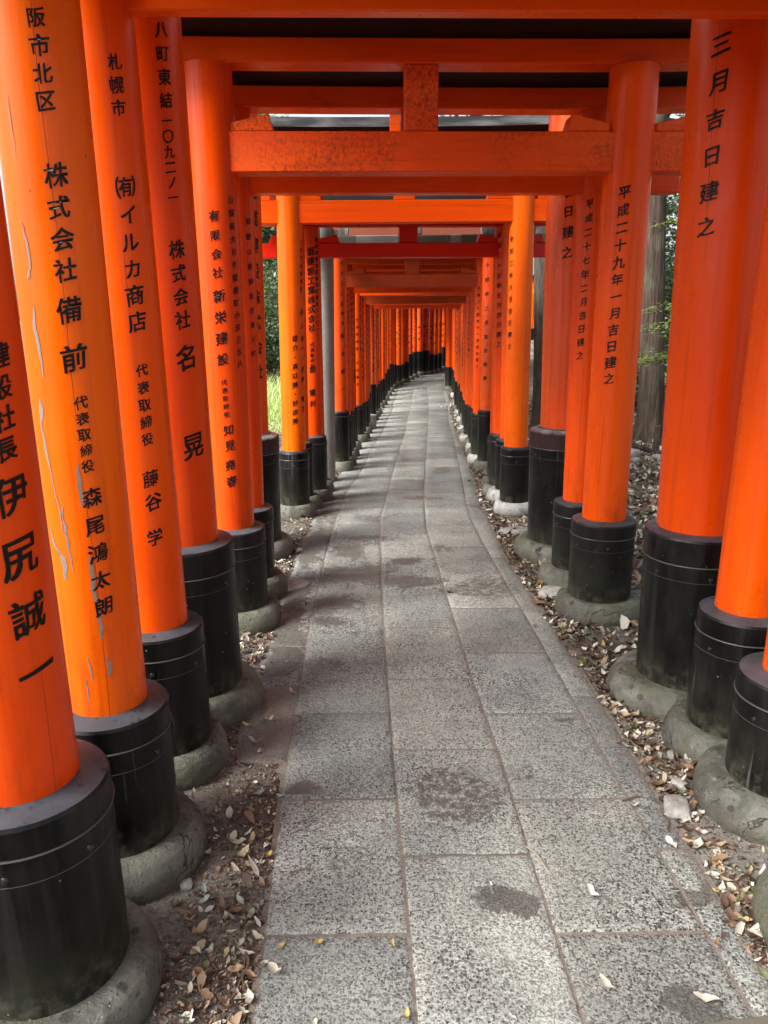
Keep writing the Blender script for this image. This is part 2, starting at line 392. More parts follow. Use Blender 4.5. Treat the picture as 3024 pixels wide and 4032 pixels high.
# the paved strip: (centre-line rows) y -> x of outer left, left joint, middle joints, right joint, outer right
def lerp(y, ys, xs): return float(np.interp(y, ys, xs))
EDGE = {
 'oL': ([1.0, 2.7, 4.4, 6.6, 8, 9.4, 12, 15.2, 16.6, 19.3], [-.46, -.54, -.555, -.52, -.41, -.34, -.16, .02, .06, .18]),
 'jL': ([1.0, 1.4, 2.2, 3.55, 4.67, 6.6, 7.86, 9.4, 11.9, 15.2, 16.6, 19.3], [-.295, -.30, -.34, -.372, -.38, -.34, -.23, -.16, 0, .18, .23, .40]),
 'mL': ([1.0, 1.4, 2.5, 3.2, 4.8, 5.5, 6.8, 8.7, 11.5, 14.3, 19.3], [.065, .06, .02, 0, -.025, -.03, .04, .15, .33, .47, .76]),
 'mR': ([1.0, 1.4, 2.3, 3.15, 4.4, 5.3, 6.35, 8.6, 12.3, 15.75, 19.3], [.44, .42, .395, .36, .325, .30, .34, .48, .72, .93, 1.10]),
 'jR': ([1.0, 1.4, 2.2, 3.5, 4.9, 5.5, 6.3, 7.3, 10.8, 12.95, 16.3, 19.3], [.81, .80, .765, .72, .66, .645, .69, .76, .99, 1.11, 1.36, 1.47]),
 'oR': ([1.0, 1.6, 2.6, 3.7, 4.6, 6.07, 7.4, 12.1, 13.4, 19.3], [.89, .875, .855, .815, .755, .785, .88, 1.14, 1.24, 1.60]),
}
KEYS = ['oL', 'jL', 'mL', 'mR', 'jR', 'oR']
TAIL = [((.18, 19.3), (1.60, 19.3)), ((.50, 20.05), (1.74, 19.62)), ((.83, 20.95), (2.02, 20.35)), ((1.56, 22.9), (2.75, 22.2)), ((2.7, 25.2), (3.8, 24.3)), ((4.6, 28), (5.5, 26.9))]
TS = [0]
for a, b in zip(TAIL, TAIL[1:]):
    c0 = ((a[0][0] + a[1][0]) / 2, (a[0][1] + a[1][1]) / 2); c1 = ((b[0][0] + b[1][0]) / 2, (b[0][1] + b[1][1]) / 2)
    TS.append(TS[-1] + math.dist(c0, c1))
FR = [0, (.40 - .18) / 1.42, (.76 - .18) / 1.42, (1.10 - .18) / 1.42, (1.47 - .18) / 1.42, 1]
def path_pt(k, s):
    """k 0..5 joint index, s: distance along (= y up to 19.3)"""
    if s <= 19.3:
        return lerp(s, *EDGE[KEYS[k]]), s
    q = s - 19.3
    lx = np.interp(q, TS, [p[0][0] for p in TAIL]); ly = np.interp(q, TS, [p[0][1] for p in TAIL])
    rx = np.interp(q, TS, [p[1][0] for p in TAIL]); ry = np.interp(q, TS, [p[1][1] for p in TAIL])
    f = FR[k]
    return lx + (rx - lx) * f, ly + (ry - ly) * f

# ------------------------------------------------------------------ ground sheet
def n2(x, y, s, seed=0.0): return noise.noise(Vector((x * s, y * s, seed)))
xs = np.unique(np.round(np.concatenate([np.arange(-2.6, 2.81, .045), np.arange(-8, 8.01, .4), np.array([-160, -90, -50, -30, -20, -14, -11, 11, 14, 20, 30, 50, 90, 160.])]), 3))
ysg = np.unique(np.round(np.concatenate([np.arange(.8, 6.5, .045), np.arange(6.5, 26, .16), np.arange(-6, .8, .4), np.arange(26, 40, 1), np.array([-150, -80, -40, -20, -12, 50, 70, 100, 160.])]), 3))
gv = np.zeros((len(ysg), len(xs), 3), np.float32)
for j, y in enumerate(ysg):
    s = min(max(y, 1.0), 19.3)
    l, r = path_pt(0 if y > 2.35 else 1, s)[0], path_pt(5, s)[0]
    for i, x in enumerate(xs):
        z = gz(y)
        inside = (l + .02 < x < r - .02) and y < 19.5
        if y >= 19.5 and 0 < x < 6 and y < 29: inside = True
        if inside: z -= .05
        else:
            d = max(l - x, x - r, 0)
            z += .014 * n2(x, y, 6) + .012 * n2(x, y, 17, 3) + .005 * n2(x, y, 41, 8) + min(d, .3) * .03 + (.05 * n2(x, y, .5, 5) if abs(x) > 2 else 0)
            if d < .02: z -= .01
            if x > 2.2: z += .05 * min(x - 2.2, 10) * .5
            if x < -2.2: z += .03 * min(-2.2 - x, 10)
        gv[j, i] = (x, y, z)
W = len(xs)
ii = (np.arange(len(ysg) - 1)[:, None] * W + np.arange(W - 1)[None, :]).ravel()
ground = link('ground', mesh_np('ground', gv.reshape(-1, 3), np.stack([ii, ii + 1, ii + W + 1, ii + W], 1), M['soil'], True))
tag(ground, kind='structure')
_gx = xs; _gy = ysg
def ground_z(x, y):
    i = min(max(np.searchsorted(xs, x) - 1, 0), len(xs) - 2); j = min(max(np.searchsorted(ysg, y) - 1, 0), len(ysg) - 2)
    u = (x - xs[i]) / (xs[i + 1] - xs[i]); w = (y - ysg[j]) / (ysg[j + 1] - ysg[j])
    q = gv[j:j + 2, i:i + 2, 2]
    return float((q[0, 0] * (1 - u) + q[0, 1] * u) * (1 - w) + (q[1, 0] * (1 - u) + q[1, 1] * u) * w)

# ------------------------------------------------------------------ paved path: every slab a small raised sheet over a dirt bed, in one mesh
SPOTS = [(.31, 1.70, .085, .06, 1.0), (.88, 1.74, .05, .05, .8), (.80, 1.70, .07, .04, .9), (-.28, 2.20, .06, .045, 1.0), (.47, 2.25, .03, .02, .7), (.68, 2.62, .055, .03, .8), (.68, 1.37, .07, .06, .9),
         (.13, 4.55, .12, .07, .9), (-.20, 4.32, .30, .22, .85), (.10, 4.18, .30, .12, .8), (-.25, 3.86, .20, .16, .75), (-.28, 3.60, .22, .10, .7), (-.10, 5.05, .25, .12, .7), (-.22, 4.75, .16, .25, .75),
         (-.1, 5.6, .22, .18, .6), (-.25, 3.15, .13, .14, .55), (-.05, 3.45, .25, .06, .5), (.18, 1.98, .1, .03, .5), (-.12, 1.88, .16, .1, .45), (.02, 3.1, .2, .06, .45), (.3, 6.4, .4, .2, .5), (.55, 4.12, .06, .03, .7), (.2, 8.2, .6, .25, .5)]
SPOT_S = [  # left kerb strip, wet and dark
         (-.46, 3.35, .10, .42, 1.0), (-.48, 4.0, .09, .30, .9), (-.47, 4.9, .1, .5, 1.0), (-.43, 2.75, .08, .2, .9), (-.39, 2.28, .07, .13, 1.0), (-.45, 5.8, .1, .4, .7), (-.44, 2.5, .06, .08, .7)]
pv, pf, pt, pw, pd = [], [], [], [], []
def slab(k0, k1, s0, s1, tint, gap=.003, near=True, dz=0.0):
    du = path_pt(k1, s0)[0] - path_pt(k0, s0)[0]
    L = s1 - s0
    step = .022 if s0 < 6 else (.05 if s0 < 10 else .12)
    nu, nv = max(3, int(abs(du) / step)), max(3, int(L / step))
    us = np.concatenate([[0], np.linspace(0, 1, nu + 1)[1:-1], [1]])
    gu = gap / max(abs(du), .05); gv_ = gap / L
    edge = .006
    def ext(n, g, size):
        a = np.linspace(g + edge / size, 1 - g - edge / size, n); return np.concatenate([[g], a, [1 - g]])
    U = ext(nu, gu, max(abs(du), .05)); V = ext(nv, gv_, L)
    base = len(pv)
    tl = (random.uniform(-.002, .002), random.uniform(-.002, .002), random.uniform(-.0015, .002))
    for b, vv in enumerate(V):
        s = s0 + vv * L
        a0, a1 = path_pt(k0, s), path_pt(k1, s)
        for a, uu in enumerate(U):
            x = a0[0] + (a1[0] - a0[0]) * uu; y = a0[1] + (a1[1] - a0[1]) * uu
            eg = a in (0, len(U) - 1) or b in (0, len(V) - 1)
            # worn, slightly ragged arrises
            if eg and s < 7:
                x += .003 * n2(x, y, 40); y += .003 * n2(x, y, 40, 9)
            z = gz(y) + dz + tl[0] * (uu - .5) + tl[1] * (vv - .5) + tl[2] - (.0035 if eg else 0) + .0015 * n2(x, y, 9)
            w = 0.0
            for (cx, cy, rx, ry, st) in (SPOTS if k1 - k0 >= 1 and k0 > 0 else SPOT_S + SPOTS[:7]):
                q = ((x + .35 * rx * n2(x, y, 14, cx) - cx) / rx) ** 2 + ((y + .5 * ry * n2(x, y, 11, cy + 7) - cy) / ry) ** 2
                if q < 4: w = max(w, st * math.exp(-q * .75))
            dj = min(uu * abs(du), (1 - uu) * abs(du), vv * L, (1 - vv) * L)
            d = .62 * math.exp(-dj / .012)
            blot = .5 + .5 * n2(x, y, 3.1, 11)
            if k0 == 0: d = max(d, (.75 if s < 2.9 else .42) * (.6 + .6 * blot))
            if k1 == 5: d = max(d, .10 + .32 * blot + .5 * math.exp(-(1 - uu) * abs(du) / .05))
            if k0 == 1 and s < 8: d = max(d, (.30 + .5 * blot) * math.exp(-uu * abs(du) / .07))
            if k1 == 4 and s < 8: d = max(d, (.15 + .45 * blot) * math.exp(-(1 - uu) * abs(du) / .05))
            d = max(d, .52 * max(0, n2(x, y, 1.7, 31)) + .2 * max(0, n2(x, y, 5, 33)))
            w = max(w, .56 * max(0.0, min(1, 2.4 * n2(x, y, 2.6, 51) - .2)), (.50 * max(0, min(1, 1.4 * n2(x, y, 4.2, 61) + .45)) * math.exp(-max(x - path_pt(1, min(y, 19.3))[0], 0) / .22) if 2.6 < y < 9 and k0 <= 2 else 0))
            pv.append((x, y, z)); pw.append(w); pd.append(d); pt.append(tint)
    n = len(U)
    for b in range(len(V) - 1):
        for a in range(n - 1):
            i = base + b * n + a; pf.append((i, i + 1, i + n + 1, i + n))
def rows(k0, k1, start, per, end):
    s = start
    while s < end:
        l = per * random.uniform(.985, 1.015)
        g = random.uniform(.74, 1.10); w = random.uniform(-.025, .02)
        slab(k0, k1, s, min(s + l, end), (g + w, g, g - w))
        s += l
rows(1, 2, 1.05, .545, 27); rows(2, 3, .78, .545, 27); rows(3, 4, 1.05, .545, 27)
rows(4, 5, 1.0, .9, 27); rows(0, 1, 2.35, .95, 27)
pm = mesh_np('path', np.array(pv), np.array(pf), M['paving'], True)
for nm, data in (('wet', pw), ('dirt', pd)):
    at = pm.attributes.new(nm, 'FLOAT', 'POINT'); at.data.foreach_set('value', np.array(data, np.float32))
at = pm.attributes.new('tint', 'FLOAT_COLOR', 'POINT')
at.data.foreach_set('color', np.concatenate([np.array(pt, np.float32), np.ones((len(pt), 1), np.float32)], 1).ravel())
tag(link('path', pm), kind='structure')
bv, bf = [], []
svals = np.arange(.9, 27.5, .15)
for s in svals:
    for k in ((0 if s > 2.33 else 1), 5):
        x, y = path_pt(k, s); bv.append((x + (-.012 if k < 5 else .012), y, gz(y) - .0032))
for i in range(len(svals) - 1): bf.append((2 * i, 2 * i + 1, 2 * i + 3, 2 * i + 2))
tag(link('path_bed', mesh_np('path_bed', bv, bf, M['joint'])), kind='structure')
# threshold slab at the mouth of the passage
mb = MB(); vs = [(.30, 1.285), (.90, 1.352), (1.15, 1.375), (1.2, .9), (.2, .8)]
mb.add([(x, y, .012) for x, y in vs] + [(x, y, -.06) for x, y in vs], [(0, 1, 2, 3, 4)] + [(k, k + 5, (k + 1) % 5 + 5, (k + 1) % 5) for k in range(5)])
tag(link('stone_threshold', mb.mesh('threshold', M['granite'], .004)), kind='structure')

# ------------------------------------------------------------------ writing
GL = {}
def glyph(ch, cuts):
    key = (ch, cuts)
    if key in GL: return GL[key]
    c = bpy.data.curves.new('glyph', 'FONT'); c.body = ch; c.size = 1.0; c.resolution_u = 4
    o = bpy.data.objects.new('glyph', c); COL.objects.link(o)
    dg = bpy.context.evaluated_depsgraph_get()
    me = bpy.data.meshes.new_from_object(o.evaluated_get(dg))
    bm = bmesh.new(); bm.from_mesh(me)
    bmesh.ops.remove_doubles(bm, verts=bm.verts, dist=1e-4)
    # brush weight: push the outline out, uprights more than horizontals, stroke ends unevenly
    disp = {}
    wk = min(1.0, 110.0 / max(len(bm.verts), 1))
    for v in bm.verts:
        nx = ny = 0.0
        for e in v.link_edges:
            if len(e.link_faces) != 1: continue
            f = e.link_faces[0]; a, b = e.verts; ex, ey = b.co.x - a.co.x, b.co.y - a.co.y; l = math.hypot(ex, ey) or 1
            px, py = ey / l, -ex / l; cm = f.calc_center_median(); 
            if (cm.x - a.co.x) * px + (cm.y - a.co.y) * py > 0: px, py = -px, -py
            nx += px; ny += py
        l = math.hypot(nx, ny)
        if l > .1:
            nx, ny = nx / l, ny / l
            w = (.006 + .016 * abs(nx)) * wk + .022 * wk * noise.noise(Vector((v.co.x * 4, v.co.y * 4, ord(ch[0]) * .37)))
            if ny > .3 and nx > .3: w += .022
            if ny < -.3 and nx > .3: w += .012
            disp[v] = (nx * w, ny * w)
    for v, (a, b) in disp.items(): v.co.x += a; v.co.y += b
    for i in range(1, cuts):
        bmesh.ops.bisect_plane(bm, geom=bm.verts[:] + bm.edges[:] + bm.faces[:], plane_co=(i / cuts, 0, 0), plane_no=(1, 0, 0))
    bmesh.ops.triangulate(bm, faces=bm.faces)
    bm.verts.index_update()
    V = np.array([q.co[:2] for q in bm.verts], float) if len(bm.verts) else np.zeros((0, 2))
    F = np.array([[q.index for q in f.verts] for f in bm.faces], int) if len(bm.faces) else np.zeros((0, 3), int)
    bm.free(); bpy.data.objects.remove(o); bpy.data.curves.remove(c); bpy.data.meshes.remove(me)
    if len(V):
        w = V[:, 0].max() - V[:, 0].min()
        x = V[:, 0] - (V[:, 0].max() + V[:, 0].min()) / 2; y = V[:, 1] - .38
        if ch.isascii(): y = V[:, 1] - .35
        # brush hand: strokes rise to the right, right-hand side heavier, slight swing
        y = y + .13 * x + .03 * np.sin(3.0 * x) - .05 * x * y
        x = x * (1 + .06 * np.sin(4 * y)) * .96
        V = np.stack([x, y], 1)
    GL[key] = (V, F); return GL[key]

def inscription(parent, cols, r, slope, zbase, cuts=10, lift=.0012, label=None):
    """cols: (text, phi0, z0, phi1, z1, size) - characters spread evenly between the first and last centre"""
    vs, fs = [], []; o = 0
    for text, p0, z0, p1, z1, size in cols:
        n = len(text)
        for i, ch in enumerate(text):
            if ch == '　': continue
            f = i / (n - 1) if n > 1 else 0
            ph = R(p0 + (p1 - p0) * f); zc = z0 + (z1 - z0) * f
            V, F = glyph(ch, cuts)
            if not len(V): continue
            sz = size * .89 * random.uniform(.94, 1.06)
            a = ph + V[:, 0] * sz / r; z = zc + V[:, 1] * sz - zbase
            rr = r + lift
            vs.append(np.stack([rr * np.cos(a) + slope * z, rr * np.sin(a), z], 1)); fs.append(F + o); o += len(V)
    me = mesh_np('inscription', np.concatenate(vs), np.concatenate(fs), M['ink'])
    ob = link('inscription', me, parent)
    return ob

# ------------------------------------------------------------------ torii gates
def gate(name, label, group, L, Rr, nuki, top, paint='mid', post_paint=(None, None), beam_over=.34, shim=True, roof=.05, roof_over=.24, wedge=True, strut=True,
         nuki_paint=None, shim_paint=None, sleeve='black', cap=False, text=None, detail=2, base=('stone', 'stone'), band=(.075, .005), nuki_w=.10, gap=None):
    """L / Rr: dict(x, y, r, R, zt, rs, sl): post foot, radii, sleeve top, collar radius, lean; nuki: (z0, z1); top: height of the post tops"""
    g0 = gz((L['y'] + Rr['y']) / 2)
    root = empty(name, ((L['x'] + Rr['x']) / 2, (L['y'] + Rr['y']) / 2, g0))
    tag(root, label, 'torii gate', group)
    O = root.location
    nseg = 56 if detail == 2 else (36 if detail == 1 else 20)
    posts = []
    for side, P in enumerate((L, Rr)):
        sl = P.get('sl', .006 if side == 0 else -.006)
        zb = gz(P['y'])
        loc = (P['x'] - O[0], P['y'] - O[1], zb - O[2])
        ptm = M[post_paint[side] or paint]
        mb = MB()
        z0, z1 = .06, top - zb
        zr = [z0 + (z1 - z0) * i / 6 for i in range(7)]
        mb.lathe([(P['r'] * (1.0 - .015 * (z / z1)), z) for z in zr], nseg, (sl, 0))
        post = link('post', mb.mesh('post', ptm), root, loc); posts.append((post, P, sl, zb, loc))
        # sleeve: straight black wrap with a band at the head, a rim line and a chamfered shoulder
        Rs, zt, zs = P['R'], P['zt'], .085
        cz, lip = band
        mb = MB()
        prof = [(Rs * .985, zs - .04), (Rs * .99, zs), (Rs, zs + .03), (Rs, zt - cz)]
        if not cap:
            prof += [(Rs + .0015, zt - cz + .002), (Rs + .0015, zt - .016), (Rs - .003, zt - .008), (P['r'] + .004, zt + .004), (P['r'] - .01, zt + .004)]
        else:
            prof += [(Rs - .02, zt - cz)]
        mb.lathe(prof, nseg, (sl, 0), close_top=False)
        slv = link('sleeve', mb.mesh('sleeve', M[sleeve], sharp=28), root, loc)
        if cap:
            mb = MB(); mb.lathe([(Rs - .015, zt - cz), (Rs + .004, zt - cz), (Rs + .004, zt - .014), (Rs - .004, zt - .006), (P['r'] + .016, zt + .006), (P['r'] + .014, zt + .012), (P['r'] - .01, zt + .012)], nseg, (sl, 0), close_top=False)
            link('cap_ring', mb.mesh('cap_ring', M['maroon' if cap == 'maroon' else sleeve], sharp=28), slv)
        if detail >= 1:
            mb = MB()
            mb.lathe([(Rs - .002, zt - cz - lip), (Rs + .0042, zt - cz - lip + .001), (Rs + .0052, zt - cz - lip / 2), (Rs + .0042, zt - cz - .0005), (Rs - .002, zt - cz)], nseg, (sl, 0), close_top=False)
            if detail == 2:
                z2 = zt - cz - .062
                mb.lathe([(Rs - .002, z2 - .002), (Rs + .0005, z2 - .0006), (Rs + .0005, z2 + .0006), (Rs - .002, z2 + .002)], nseg, (sl, 0), close_top=False)
            link('band', mb.mesh('band', M['rim']), slv)
        if detail == 2:
            for a in ((-155, -95, -30) if side else (-150, -82, -25)):
                mb = MB(); zz = zt - cz - .045
                # a small dome lying on the sleeve wall
                n = 10; vs = []; rad = .009
                ca, sa = math.cos(R(a)), math.sin(R(a))
                for h, q in ((0, 1), (.6, .8), (.9, .4)):
                    for k in range(n):
                        b = 2 * math.pi * k / n
                        tx, tz = rad * q * math.cos(b), rad * q * math.sin(b)
                        rr = Rs + .006 * h - .001
                        vs.append((rr * ca - tx * sa + sl * zz, rr * sa + tx * ca, zz + tz))
                fs = [(i * n + k, i * n + (k + 1) % n, (i + 1) * n + (k + 1) % n, (i + 1) * n + k) for i in range(2) for k in range(n)] + [tuple(range(2 * n, 3 * n))]
                mb.add(vs, fs); link('rivet', mb.mesh('rivet', M['rivet']), slv)
        # collar stone
        mb = MB(); rs = P['rs']; sd = random.uniform(0, 50)
        def jit(a, z): return 1 + .045 * noise.noise(Vector((math.cos(a) * 1.3 + sd, math.sin(a) * 1.3, z * 4))) + (.016 * noise.noise(Vector((math.cos(a) * 5 + sd, math.sin(a) * 5, z * 26))) + .010 * noise.noise(Vector((math.cos(a) * 14 + sd, math.sin(a) * 14, z * 70))) if detail else 0)
        w = rs - Rs
        def dense(p_, k):
            q_ = []
            for (r0, z0_), (r1, z1_) in zip(p_, p_[1:]): q_ += [(r0 + (r1 - r0) * i / k, z0_ + (z1_ - z0_) * i / k) for i in range(k)]
            return q_ + [p_[-1]]
        prof = [(rs * .965, -.05), (rs * .985, 0), (rs, .03), (rs - .10 * w, .062), (rs - .28 * w, .088), (rs - .52 * w, .103), (rs - .8 * w, .106), (Rs - .012, .102), (Rs - .03, .06)]
        mb.lathe(dense(prof, 3) if detail == 2 else prof, 88 if detail == 2 else nseg, close_top=False, jitter=jit)
        link('base_stone', mb.mesh('base_stone', M[base[side]], sharp=70), root, loc)
    # beams follow the line from post to post
    d = Vector((Rr['x'] - L['x'], Rr['y'] - L['y'], 0)); span = d.length; d.normalize(); nrm = Vector((-d.y, d.x, 0))
    mid = Vector((0, 0, 0))
    def place(u, w, z): q = mid + d * u + nrm * w; return (q.x, q.y, z - O[2])
    def beam(nm, u0, u1, half, z0, z1, mat, sag=0.0, bevel=.005, parent=root):
        mb = MB(); n = 8 if sag else 1
        us = [u0 + (u1 - u0) * i / n for i in range(n + 1)]
        c = lambda u: sag * (2 * (u - (u0 + u1) / 2) / (u1 - u0)) ** 4
        poly = [(u, z0 + c(u)) for u in us] + [(u, z1 + c(u)) for u in reversed(us)]
        mb.prism(poly, half * 2, place)
        return link(nm, mb.mesh(nm, mat, bevel), parent)
    hs_ = span / 2
    npm = MBEAM[nuki_paint or paint]
    beam('tie_beam', -hs_ - beam_over, hs_ + beam_over, nuki_w / 2, nuki[0], nuki[1], npm)
    if wedge:
        hgt = .050 if detail == 2 else .045
        for s in (-1, 1):
            P = L if s < 0 else Rr
            for side in (1, -1):   # inner and outer wedge on each post
                u0 = s * (hs_ - side * (P['r'] - .004)); u1 = u0 - s * side * (.185 if side > 0 else .20)
                mb = MB(); z = nuki[1] + .0015
                poly = [(u0, z), (u1 + s * side * .0, z), (u1 + s * side * .022, z + hgt + .018), (u0, z + hgt * .62)]
                mb.prism(poly, nuki_w - .012, place)
                link('wedge', mb.mesh('wedge', npm, .003), root)
    if shim:
        sp = MBEAM[shim_paint or paint]
        if strut:
            beam('centre_strut', -.072, .072, .042, nuki[1] + .001, top + .002, npm)
        beam('lintel', -hs_ - beam_over - .05, hs_ + beam_over + .05, .065, top, top + .095, sp, sag=.012)
        if roof:
            zr = top + .0965
            u1 = hs_ + beam_over + .16; n = 10
            mb = MB()
            us = [-u1 + 2 * u1 * i / n for i in range(n + 1)]
            c = lambda u: .045 * (u / u1) ** 4
            # cross-section across the passage: flat soffit, thin front edge, low pitched top
            sec = [(-roof_over - .065, 0), (-roof_over - .065, roof), (0, roof + .07), (roof_over + .065, roof), (roof_over + .065, 0)]
            vs = []
            for u in us:
                for w, h in sec: vs.append(place(u, w, zr + h + c(u)))
            k = len(sec); fs = [tuple(range(k)), tuple(reversed(range(n * k, n * k + k)))]
            for i in range(n):
                for j in range(k):
                    j2 = (j + 1) % k; fs.append((i * k + j, i * k + j2, (i + 1) * k + j2, (i + 1) * k + j))
            mb.add(vs, fs); rf = link('roof_beam', mb.mesh('roof_beam', M['roof'], 0, sharp=20), root)
            if detail >= 1:
                mb = MB(); vs = []
                for u in us:
                    for w, h in ((-roof_over - .069, -.006), (-roof_over - .069, roof + .002), (-roof_over - .0655, roof + .002), (-roof_over - .0655, -.006)): vs.append(place(u, w, zr + h + c(u)))
                fs = [(0, 1, 2, 3), tuple(reversed(range(n * 4, n * 4 + 4)))] + [(i * 4 + j, i * 4 + (j + 1) % 4, (i + 1) * 4 + (j + 1) % 4, (i + 1) * 4 + j) for i in range(n) for j in range(4)]
                mb.add(vs, fs); link('edge_strip', mb.mesh('edge_strip', M['roofedge'], 0, sharp=20), rf)
    if text:
        for (post, P, sl, zb, loc), cols in zip(posts, text):
            for col in (cols or ()): inscription(post, [col], P['r'] * .993, sl, zb, cuts=10 if detail == 2 else (6 if detail == 1 else 4), lift=.0012 + P['r'] * .007 * 1.0 + (0 if detail == 2 else .001))
    return root, posts

def P(x, y, r, Rs, zt, rs, sl=None):
    q = dict(x=x, y=y, r=r, R=Rs, zt=zt, rs=rs)
    if sl is not None: q['sl'] = sl
    return q
GN = 'near torii gates over the path'; GM = 'torii gates along the straight path'; GF = 'torii gates round the far bend'
gate('torii_gate', 'vermilion gate nearest the camera with huge brush lettering, mostly cut off by the left edge', GN,
     P(-.76, 1.43, .112, .17, .56, .241, -.010), P(1.19, 1.55, .105, .165, .46, .275, .02), (2.22, 2.36), 2.62, 'mid', sleeve='black', base=('stone', 'stonedark'),
     text=([('建設社長', -26, 1.431, -32, 1.267, .052), ('伊尻誠一', -34, 1.182, -33, .832, .088), ('門', -86, .84, -86, .84, .085)], None))
g2, p2 = gate('torii_gate', 'golden orange gate whose left post has long grey flaked paint patches', GN,
     P(-.75, 1.89, .101, .155, .49, .236, -.001), P(1.22, 2.10, .095, .16, .45, .251, .02), (2.34, 2.48), 2.72, 'gold', post_paint=('gold', 'fresh'),
     text=([('大阪市北区', -65, 2.148, -64, 1.939, .046), ('株式会社', -62, 1.793, -63, 1.596, .057), ('備前', -64, 1.51, -64, 1.404, .070), ('代表取締役', -62, 1.301, -62, 1.151, .035), ('森尾鴻太朗', -61, 1.074, -61, .794, .055)],
           [('平成二十', -104, 1.62, -104, 1.36, .05)]))
gate('torii_gate', 'bright orange gate with a bracketed character on its left post, beam topping the photo', GN,
     P(-.75, 2.36, .103, .15, .52, .208, -.009), P(1.21, 2.43, .100, .15, .52, .223, .02), (2.288, 2.44), 2.78, 'fresh', beam_over=.5, nuki_w=.055,
     text=([('札幌市', -50, 2.149, -51, 2.037, .048), ('㈲イルカ商店', -52, 1.839, -54, 1.479, .064), ('代表取締役', -54, 1.341, -56, 1.139, .044), ('藤谷', -57, 1.019, -56, .947, .062), ('学', -59, .835, -59, .835, .058)],
           None))
gate('torii_gate', 'wide tall gate on thick pale-sheened posts with the tallest near black sleeves', GN,
     P(-.76, 2.78, .136, .19, .68, .269, -.005), P(1.20, 2.81, .150, .19, .70, .299, -.013), (2.66, 2.84), 3.15, 'faded', beam_over=.45, post_paint=('mid', 'mid'), band=(.105, .006), base=('stone', 'stone'),
     text=([('八町東結', -45, 2.352, -46, 2.152, .056), ('一〇九二ノ一', -47, 2.093, -47, 1.865, .048), ('株式会社', -47, 1.705, -46, 1.479, .068), ('名', -46, 1.354, -46, 1.354, .10), ('晃', -44, 1.049, -44, 1.049, .10)],
           [('三月吉日建之', -132, 2.301, -133, 1.762, .074)]))
gate('torii_gate', 'gate with a mould speckled cross beam and centre strut framing the passage', GN,
     P(-.74, 3.61, .105, .155, .50, .218, .005), P(1.09, 3.69, .106, .155, .50, .219, .0034), (2.083, 2.245), 2.505, 'fresh', nuki_paint='mould', shim_paint='mid', post_paint=('mid', 'fresh'), beam_over=.5, sleeve='blackold', nuki_w=.12,
     text=([('有限会社', -82, 1.902, -81, 1.67, .052), ('新栄建設', -80, 1.573, -80, 1.30, .062), ('代表取締役', -80, 1.197, -78, 1.053, .031), ('知見', -76, .981, -74, .909, .058), ('堯春', -76, .818, -75, .74, .056),
            ('山梨県大月市猿橋町小沢三五八', -38, 1.971, -35, 1.276, .038)],
           [('平成二十九年一月吉日建之', -110, 1.994, -117, 1.19, .062)]))
gate('torii_gate', 'slimmer dark red gate close behind the speckled beam gate, plain shaded cross beam', GN,
     P(-.75, 4.04, .093, .14, .49, .211, .016), P(1.09, 4.15, .092, .14, .48, .215, -.006), (2.062, 2.20), 2.435, 'mid', shim_paint='mid', beam_over=.40,
     text=([('和歌山県御坊市湯川町', -40, 1.93, -36, 1.30, .036)], [('平成二十七年二月吉日建之', -119, 2.008, -128, 1.269, .050)]))
gate('torii_gate', 'tall thick gate with brown maroon capped black sleeves', GN,
     P(-.87, 4.75, .144, .205, .77, .288, .016), P(1.12, 4.69, .143, .205, .80, .290, -.0155), (2.27, 2.39), 2.74, 'fresh', post_paint=('fresh', 'faded'), cap='maroon', band=(.105, .006), beam_over=.45,
     text=([('工業建設株式会社', -42, 2.158, -42, 1.153, .105)], [('吉日建之', -109, 2.137, -110, 1.812, .072)]))
gate('torii_gate', 'bright golden orange gate with a clean cross beam just ahead of the grey stone gate', GN,
     P(-.68, 5.71, .088, .112, .51, .157, .0176), P(1.00, 5.73, .088, .112, .52, .161, -.0067), (2.096, 2.245), 2.56, 'gold', nuki_paint='fresh', beam_over=.42, detail=2, base=('stone', 'stonepale'),
     text=([('大阪市阿倍野区', -16, 1.976, -24, 1.657, .038), ('井上', -23, 1.502, -25, 1.408, .05), ('晃一・直美・智子', -22, 1.319, -28, .813, .05), ('雄介・真以美・紗由美', -68, 1.32, -75, .729, .052)],
           [('令和二年八月吉日建之', -150, 1.982, -147, 1.249, .046)]), band=(.06, .005))
gate('torii_gate', 'slim orange gate squeezed between the golden gate and the red beam gate', GN,
     P(-.66, 6.03, .066, .095, .54, .162, .012), P(1.02, 6.23, .062, .095, .52, .168, -.012), (2.17, 2.27), 2.50, 'fresh', beam_over=.3, detail=1, base=('stone', 'stonepale'), band=(.05, .005))
gate('torii_gate', 'deep red cross beam gate standing just in front of the grey stone gate', GN,
     P(-.59, 6.34, .085, .112, .55, .164, .009), P(1.01, 6.45, .079, .11, .54, .176, -.014), (1.91, 2.018), 2.14, 'mid', nuki_paint='red', shim_paint='red', beam_over=.40, detail=1,
     text=([('堀建設工業株式会社', -73, 1.954, -77, 1.379, .070), ('代表取締役', -77, 1.249, -79, 1.086, .040), ('堀　重利', -79, 1.055, -82, .783, .062), ('岐阜県養老郡養老町室原三一〇一一', -37, 2.042, -42, 1.323, .040)],
           [('平成二十五年五月吉日建之', -133, 2.07, -128, 1.236, .050)]), band=(.06, .005), sleeve='blackold')
gate('torii_gate', 'slim orange gate hidden close behind the red beam gate', GN,
     P(-.59, 6.74, .070, .09, .47, .148), P(1.03, 6.85, .07, .09, .47, .14), (1.94, 2.02), 2.22, 'mid', detail=1, band=(.05, .005), wedge=False)

